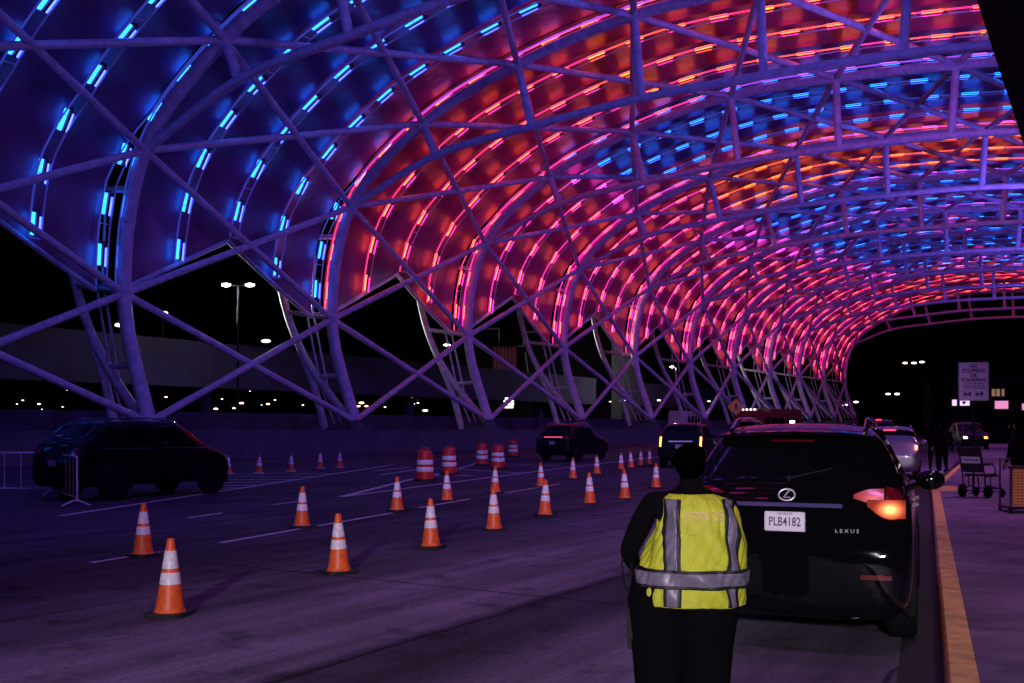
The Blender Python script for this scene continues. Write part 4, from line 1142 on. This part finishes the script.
def person(loc, rz, label, h=1.7, bulk=1.0, pose=None, top=M_UNI, group="people"):
    e = empty("person", loc, rz, label, "person", group)
    k = h / 1.7; b = bulk
    P = {'pel': (0, 0, .95, (.155 * b, .12 * b)), 'waist': (0, 0, 1.1, (.15 * b, .115 * b)), 'chest': (0, .0, 1.3, (.175 * b, .125 * b)), 'neck0': (0, .0, 1.45, (.075, .07)), 'neck': (0, .01, 1.5, (.055, .06)),
         'skull0': (0, .02, 1.57, (.072, .085)), 'skull': (0, .01, 1.65, (.075, .09)), 'crown': (0, 0, 1.70, (.045, .055))}
    ch = [['pel', 'waist', 'chest', 'neck0', 'neck', 'skull0', 'skull', 'crown']]
    ps = pose or {}
    for s, n in ((-1, 'l'), (1, 'r')):
        P[n + 'sh'] = (s * .18 * b, 0, 1.40, (.068 * b, .066 * b))
        el = ps.get(n + 'el', (s * .26 * b, -.02, 1.12)); wr = ps.get(n + 'wr', (s * .27 * b, .08, .88))
        P[n + 'el'] = (*el, (.05 * b, .048 * b)); P[n + 'wr'] = (*wr, (.032, .03))
        st_ = ps.get('stride', .0)
        P[n + 'hip'] = (s * .095 * b, 0, .86, (.10 * b, .10 * b)); P[n + 'kn'] = (s * .10 * b, .03 + s * st_ * .5, .48, (.068 * b, .07 * b)); P[n + 'an'] = (s * .105 * b, -.02 + s * st_, .10, (.046, .05)); P[n + 'toe'] = (s * .12 * b, .14 + s * st_, .045, (.042, .035))
        ch += [['chest', n + 'sh', n + 'el', n + 'wr'], ['pel', n + 'hip', n + 'kn', n + 'an', n + 'toe']]
    P = {q: (v[0] * k, v[1] * k, v[2] * k, v[3]) for q, v in P.items()}
    me = skin_person("body", ch, P, 'pel'); me.materials.clear(); me.materials.append(top)
    link("body", me, e)
    mb = MB(); mb.sphere((0, -.012 * k, 1.625 * k), .105 * k, 18, (.9, 1.08, 1.08)); mb.build("hair", M_HAIR, e)
    mb = MB(); mb.sphere((0, .095 * k, 1.575 * k), .05, 12, (1.2, .6, 1.4)); mb.sphere((0, .128 * k, 1.575 * k), .016, 8); mb.build("face", M_SKIN, e)
    for n in ('l', 'r'):
        w = Vector(P[n + 'wr'][:3]); d = w - Vector(P[n + 'el'][:3]); hm = hand(None, w, d, (0, 1, .2)); hm.build("hand", M_SKIN, e)
    return e, P
YO = 5.75
off_loc = at(690, YO)
oz = -((690 - 512) / 1000) * .55
off, OP = person(off_loc, oz, "officer in a yellow reflective vest seen from behind, in dark uniform", h=1.625, bulk=1.24,
                 pose={'lel': (-.375, .0, 1.065), 'lwr': (-.28, .20, .90), 'rel': (.26, .13, 1.1), 'rwr': (.14, .32, 1.02)})
# trousers widen the legs down to the ground
mb = MB()
for s in (-1, 1):
    mb.tube([(s * .10 - .03, 0, .92), (s * .135 - .04, .0, .74), (s * .135 - .045, .015, .48), (s * .135 - .045, .0, .25), (s * .135 - .045, -.01, .07)], [.19, .185, .155, .135, .125], 18)
mb.build("trousers", M_UNI, off)
# belt gear
mb = MB(); mb.box((-.325, .02, .62), (.07, .12, .18)); mb.box((-.33, .06, .52), (.05, .07, .12)); mb.tube([(-.33, -.02, .8), (-.335, -.03, .92), (-.33, .02, 1.0)], .008, 6); mb.build("radio", M_TRIM, off, bevel=.01)
mb = MB(); mb.tube([(-.34, .03, 1.08), (-.39, -.03, .97), (-.375, -.02, .84), (-.33, 0, .78)], .006, 6); mb.build("radio_cord", M_TRIM, off)
mb = MB(); kz = 1.625 / 1.7
mb.sphere((0, -.105, 1.60 * kz), .05, 14, (1.1, .8, 1.0)); mb.sphere((0, -.03, 1.655 * kz), .092, 16, (.95, 1.12, .85)); mb.build("hair_bun", M_HAIR, off)
mb = MB(); mb.lathe([(.078, 1.40), (.073, 1.44), (.066, 1.452), (.06, 1.44)], 20, (0, .005, -.03)); mb.build("collar", M_UNI, off)
# vest: rings (z, half width, half depth, x centre)
VR = [(.700, .292, .215, .005), (.78, .302, .225, .005), (.83, .305, .228, .003), (.89, .298, .225, .004), (.94, .294, .218, .012), (1.0, .288, .212, .026), (1.08, .268, .205, .04), (1.15, .245, .198, .05), (1.22, .228, .188, .05), (1.29, .213, .168, .036), (1.335, .19, .135, .02), (1.365, .12, .095, .0)]
def vring(z):
    zs = [r_[0] for r_ in VR]; return tuple(float(np.interp(z, zs, [r_[k] for r_ in VR])) for k in (1, 2, 3))
def wrink(a, z):
    return .008 * math.sin(9 * a + 16 * z + 2 * math.sin(7 * z)) * (1 if z < 1.15 else .5) + .007 * math.sin(26 * z + 6 * a) + .0035 * math.sin(31 * a - 21 * z) * math.sin(13 * z + 4 * a) + .010 * max(0, 1 - abs(z - .87) / .06) * -.6
def vpt(a, z, off_=0.0):
    hw, hd_, xc = vring(z); q = wrink(a, z) + off_
    ca, sa = math.cos(a), math.sin(a)
    return Vector((xc + (hw + q) * math.copysign(abs(ca) ** .85, ca), (hd_ + q) * math.copysign(abs(sa) ** .9, sa), z))
M_VEST = mat("yellow_vest_mesh", (.56, .62, .03), .6, noise=.16, nscale=14, bump=.35, bscale=90)
M_TAPE = mat("grey_reflective_tape", (.17, .155, .21), .38, noise=.2, nscale=22)
M_TAPEB = mat("black_tape_edge", (.012, .012, .014), .6)
NA = 180; zs_ = np.linspace(.745, 1.365, 100)
mb = MB(); vs = []
def inside_arm(a, z):
    # arm openings near the shoulders
    s = abs(math.cos(a))
    return False
for z in zs_:
    for k in range(NA): vs.append(vpt(2 * math.pi * k / NA, z))
fs = []
for i in range(len(zs_) - 1):
    for k in range(NA):
        if inside_arm(2 * math.pi * (k + .5) / NA, zs_[i]): continue
        fs.append((i * NA + k, i * NA + (k + 1) % NA, (i + 1) * NA + (k + 1) % NA, (i + 1) * NA + k))
mb.add(vs, fs); vest = mb.build("vest", M_VEST, off)
vm = vest.modifiers.new("cloth", 'SOLIDIFY'); vm.thickness = .006; vm.offset = 1
def a_of_x(x, z):
    hw, hd_, xc = vring(z); c = max(-1, min(1, (x - xc) / hw)); c = math.copysign(abs(c) ** (1 / .85), c)
    return -math.acos(max(-1, min(1, c)))        # back side (sin negative)
def vstrip(x0f, x1f, z0, z1, m, off_, name, parent=vest, nx=8, nz=110):
    vs = []
    for i in range(nz + 1):
        z = z0 + (z1 - z0) * i / nz
        for k in range(nx + 1):
            x = x0f(z) + (x1f(z) - x0f(z)) * k / nx; vs.append(vpt(a_of_x(x, z), z, off_))
    n1 = nx + 1; mb = MB(); mb.add(vs, [(i * n1 + k, i * n1 + k + 1, (i + 1) * n1 + k + 1, (i + 1) * n1 + k) for i in range(nz) for k in range(nx)])
    o = mb.build(name, m, parent); md = o.modifiers.new("t", 'SOLIDIFY'); md.thickness = .003; md.offset = 1
    return o
for xa, xb in ((-.155, -.062), (.178, .252)):
    def lean(z, x=0): return x * (1 - max(0, z - 1.15) * (.25 if x < 0 else .55))
    vstrip(lambda z, x=xa: lean(z, x), lambda z, x=xb: lean(z, x), .751, 1.34, M_TAPEB, .011, "tape_edge")
    vstrip(lambda z, x=xa: lean(z, x) + .017, lambda z, x=xb: lean(z, x) - .017, .751, 1.34, M_TAPE, .0158, "vertical_tape")
def hstrip(z0, z1, m, off_, name):
    mb = MB(); vs = []; nz = 14
    for i in range(nz + 1):
        for k in range(NA): vs.append(vpt(2 * math.pi * k / NA, z0 + (z1 - z0) * i / nz, off_))
    mb.add(vs, [(i * NA + k, i * NA + (k + 1) % NA, (i + 1) * NA + (k + 1) % NA, (i + 1) * NA + k) for i in range(nz) for k in range(NA)])
    o = mb.build(name, m, vest); md = o.modifiers.new("t", 'SOLIDIFY'); md.thickness = .003; md.offset = 1
hstrip(.85, .955, M_TAPEB, .021, "tape_edge")
hstrip(.867, .938, M_TAPE, .0262, "waist_tape")
me = text_mesh("lettering", "FORCE", .068, mat("faded_lettering", (.62, .45, .16), .45), .0, sx=.98, bold=.001)
for v in me.vertices:
    x = v.co.x + .062; z = v.co.y + 1.25
    v.co = vpt(a_of_x(x, z), z, .012)
link("lettering", me, vest)

# other people at the pavement
person(at(943, 35, .146), .3, "person in dark clothes standing at the kerb behind the wheelchair", 1.76, 1.25)
person(at(934, 36.5, .146), -.6, "person in dark clothes half hidden at the kerb, left of another", 1.72, 1.2)
person(at(1020, 19.6, .146), .5, "person in dark clothes cut off by the right frame edge", 1.74, 1.15)
person(at(1012, 38, .146), 1.2, "dark figure on the pavement beyond the amber panel", 1.74, 1.05)

# ================================================================== WHEELCHAIR
M_WC = mat("black_powder_coat", (.012, .012, .014), .4)
M_SEATV = mat("black_vinyl", (.014, .013, .016), .5, bump=.2)
M_LABEL = mat("white_label", (.62, .55, .66), .5)
wc = empty("wheelchair", at(972, 22.6, .146), R(-58), "empty black airport wheelchair with a white label on its back", "wheelchair")
# local: y forward, back at y=0
mb = MB(); X = .27
for s in (-1, 1):
    mb.tube([(s * X, -.16, 1.16), (s * X, -.10, 1.1), (s * X, -.02, .8), (s * X, .06, .48), (s * X, .10, .16)], .016, 8)
    mb.tube([(s * X, .06, .48), (s * X, .58, .50), (s * X, .64, .42), (s * X, .70, .12), (s * X, .86, .10)], .015, 8)
    mb.tube([(s * X, .10, .16), (s * X, .30, .26), (s * X, .62, .2)], .015, 8)
    mb.tube([(s * X, -.01, .74), (s * X, .34, .76), (s * X, .46, .66), (s * X, .46, .5)], .014, 8)
    mb.tube([(s * X, .28, .49), (s * X, .28, .26)], .013, 8)
mb.tube([(-X, -.16, 1.16), (X, -.16, 1.16)], .014, 8); mb.tube([(-X, .10, .16), (X, .10, .16)], .012, 8); mb.tube([(-X, .62, .2), (X, .62, .2)], .012, 8)
mb.build("frame", M_WC, wc)
mb = MB(); mb.box((0, -.03, .86), (.52, .03, .56), Matrix.Rotation(R(12), 3, 'X')); mb.build("backrest", M_SEATV, wc, bevel=.01)
mb = MB(); mb.box((0, .33, .52), (.5, .5, .05)); mb.build("seat", M_SEATV, wc, bevel=.015)
mb = MB(); mb.box((0, -.055, .86), (.46, .006, .15), Matrix.Rotation(R(12), 3, 'X')); lbm = mb.build("back_label", M_LABEL, wc, smooth=False)
mb = MB(); x = -.19
for w in (.03, .05, .04, .06, .03, .05, .05):
    mb.box((x + w / 2, -.061, .862), (w * .8, .004, .04), Matrix.Rotation(R(12), 3, 'X')); x += w + .012
mb.build("label_marks", M_SIGNI, lbm, smooth=False)
for s in (-1, 1):
    mb = MB(); mb.box((s * X, .2, .775), (.05, .3, .03)); mb.build("armrest", M_SEATV, wc, bevel=.01)
    for y, r in ((.12, .15), (.64, .10)):
        mb = MB(); mb.lathe([(r * .6, -.02), (r, -.018), (r, .018), (r * .6, .02), (.02, .02)], 20, (s * (X + .045), y, r), axis='x'); mb.build("wheel", M_RUBBER, wc)
    mb = MB(); mb.box((s * .13, .88, .11), (.2, .16, .015)); mb.build("footrest", M_WC, wc)

# ================================================================== AMBER PANEL ON CASTERS
M_AMB = mat("amber_reflective_sheet", (.92, .40, .14), .4)
sp2 = at(1022, 18.6, .146)
st_ = empty("barrier_cart", sp2, -.12, "black wheeled cart with an amber lattice panel at the right edge", "cart")
mb = MB()
for x in (-.2, .42): mb.tube([(x, 0, .06), (x, 0, .86)], .022, 8)
mb.tube([(-.2, 0, .86), (.42, 0, .86)], .022, 8); mb.tube([(-.2, 0, .1), (.42, 0, .1)], .022, 8); mb.box((.11, .3, .1), (.66, .6, .05)); mb.tube([(-.2, .55, .1), (-.2, .55, 1.0), (.42, .55, 1.0), (.42, .55, .1)], .02, 8)
mb.build("frame", M_WC, st_)
mb = MB(); mb.box((.11, -.01, .48), (.56, .012, .70)); pn = mb.build("amber_panel", M_AMB, st_, smooth=False)
mb = MB()
for z in np.arange(.16, .84, .055): mb.box((.11, -.021, z), (.56, .006, .014))
for x in np.arange(-.15, .4, .07): mb.box((x, -.0195, .48), (.008, .004, .70))
mb.build("lattice", mat("brown_lattice", (.3, .09, .04), .6), pn, smooth=False)
for x in (-.2, .42):
    for y in (0, .55):
        mb = MB(); mb.lathe([(.045, -.015), (.05, 0), (.045, .015)], 14, (x, y, .05), axis='x'); mb.build("caster", M_RUBBER, st_)
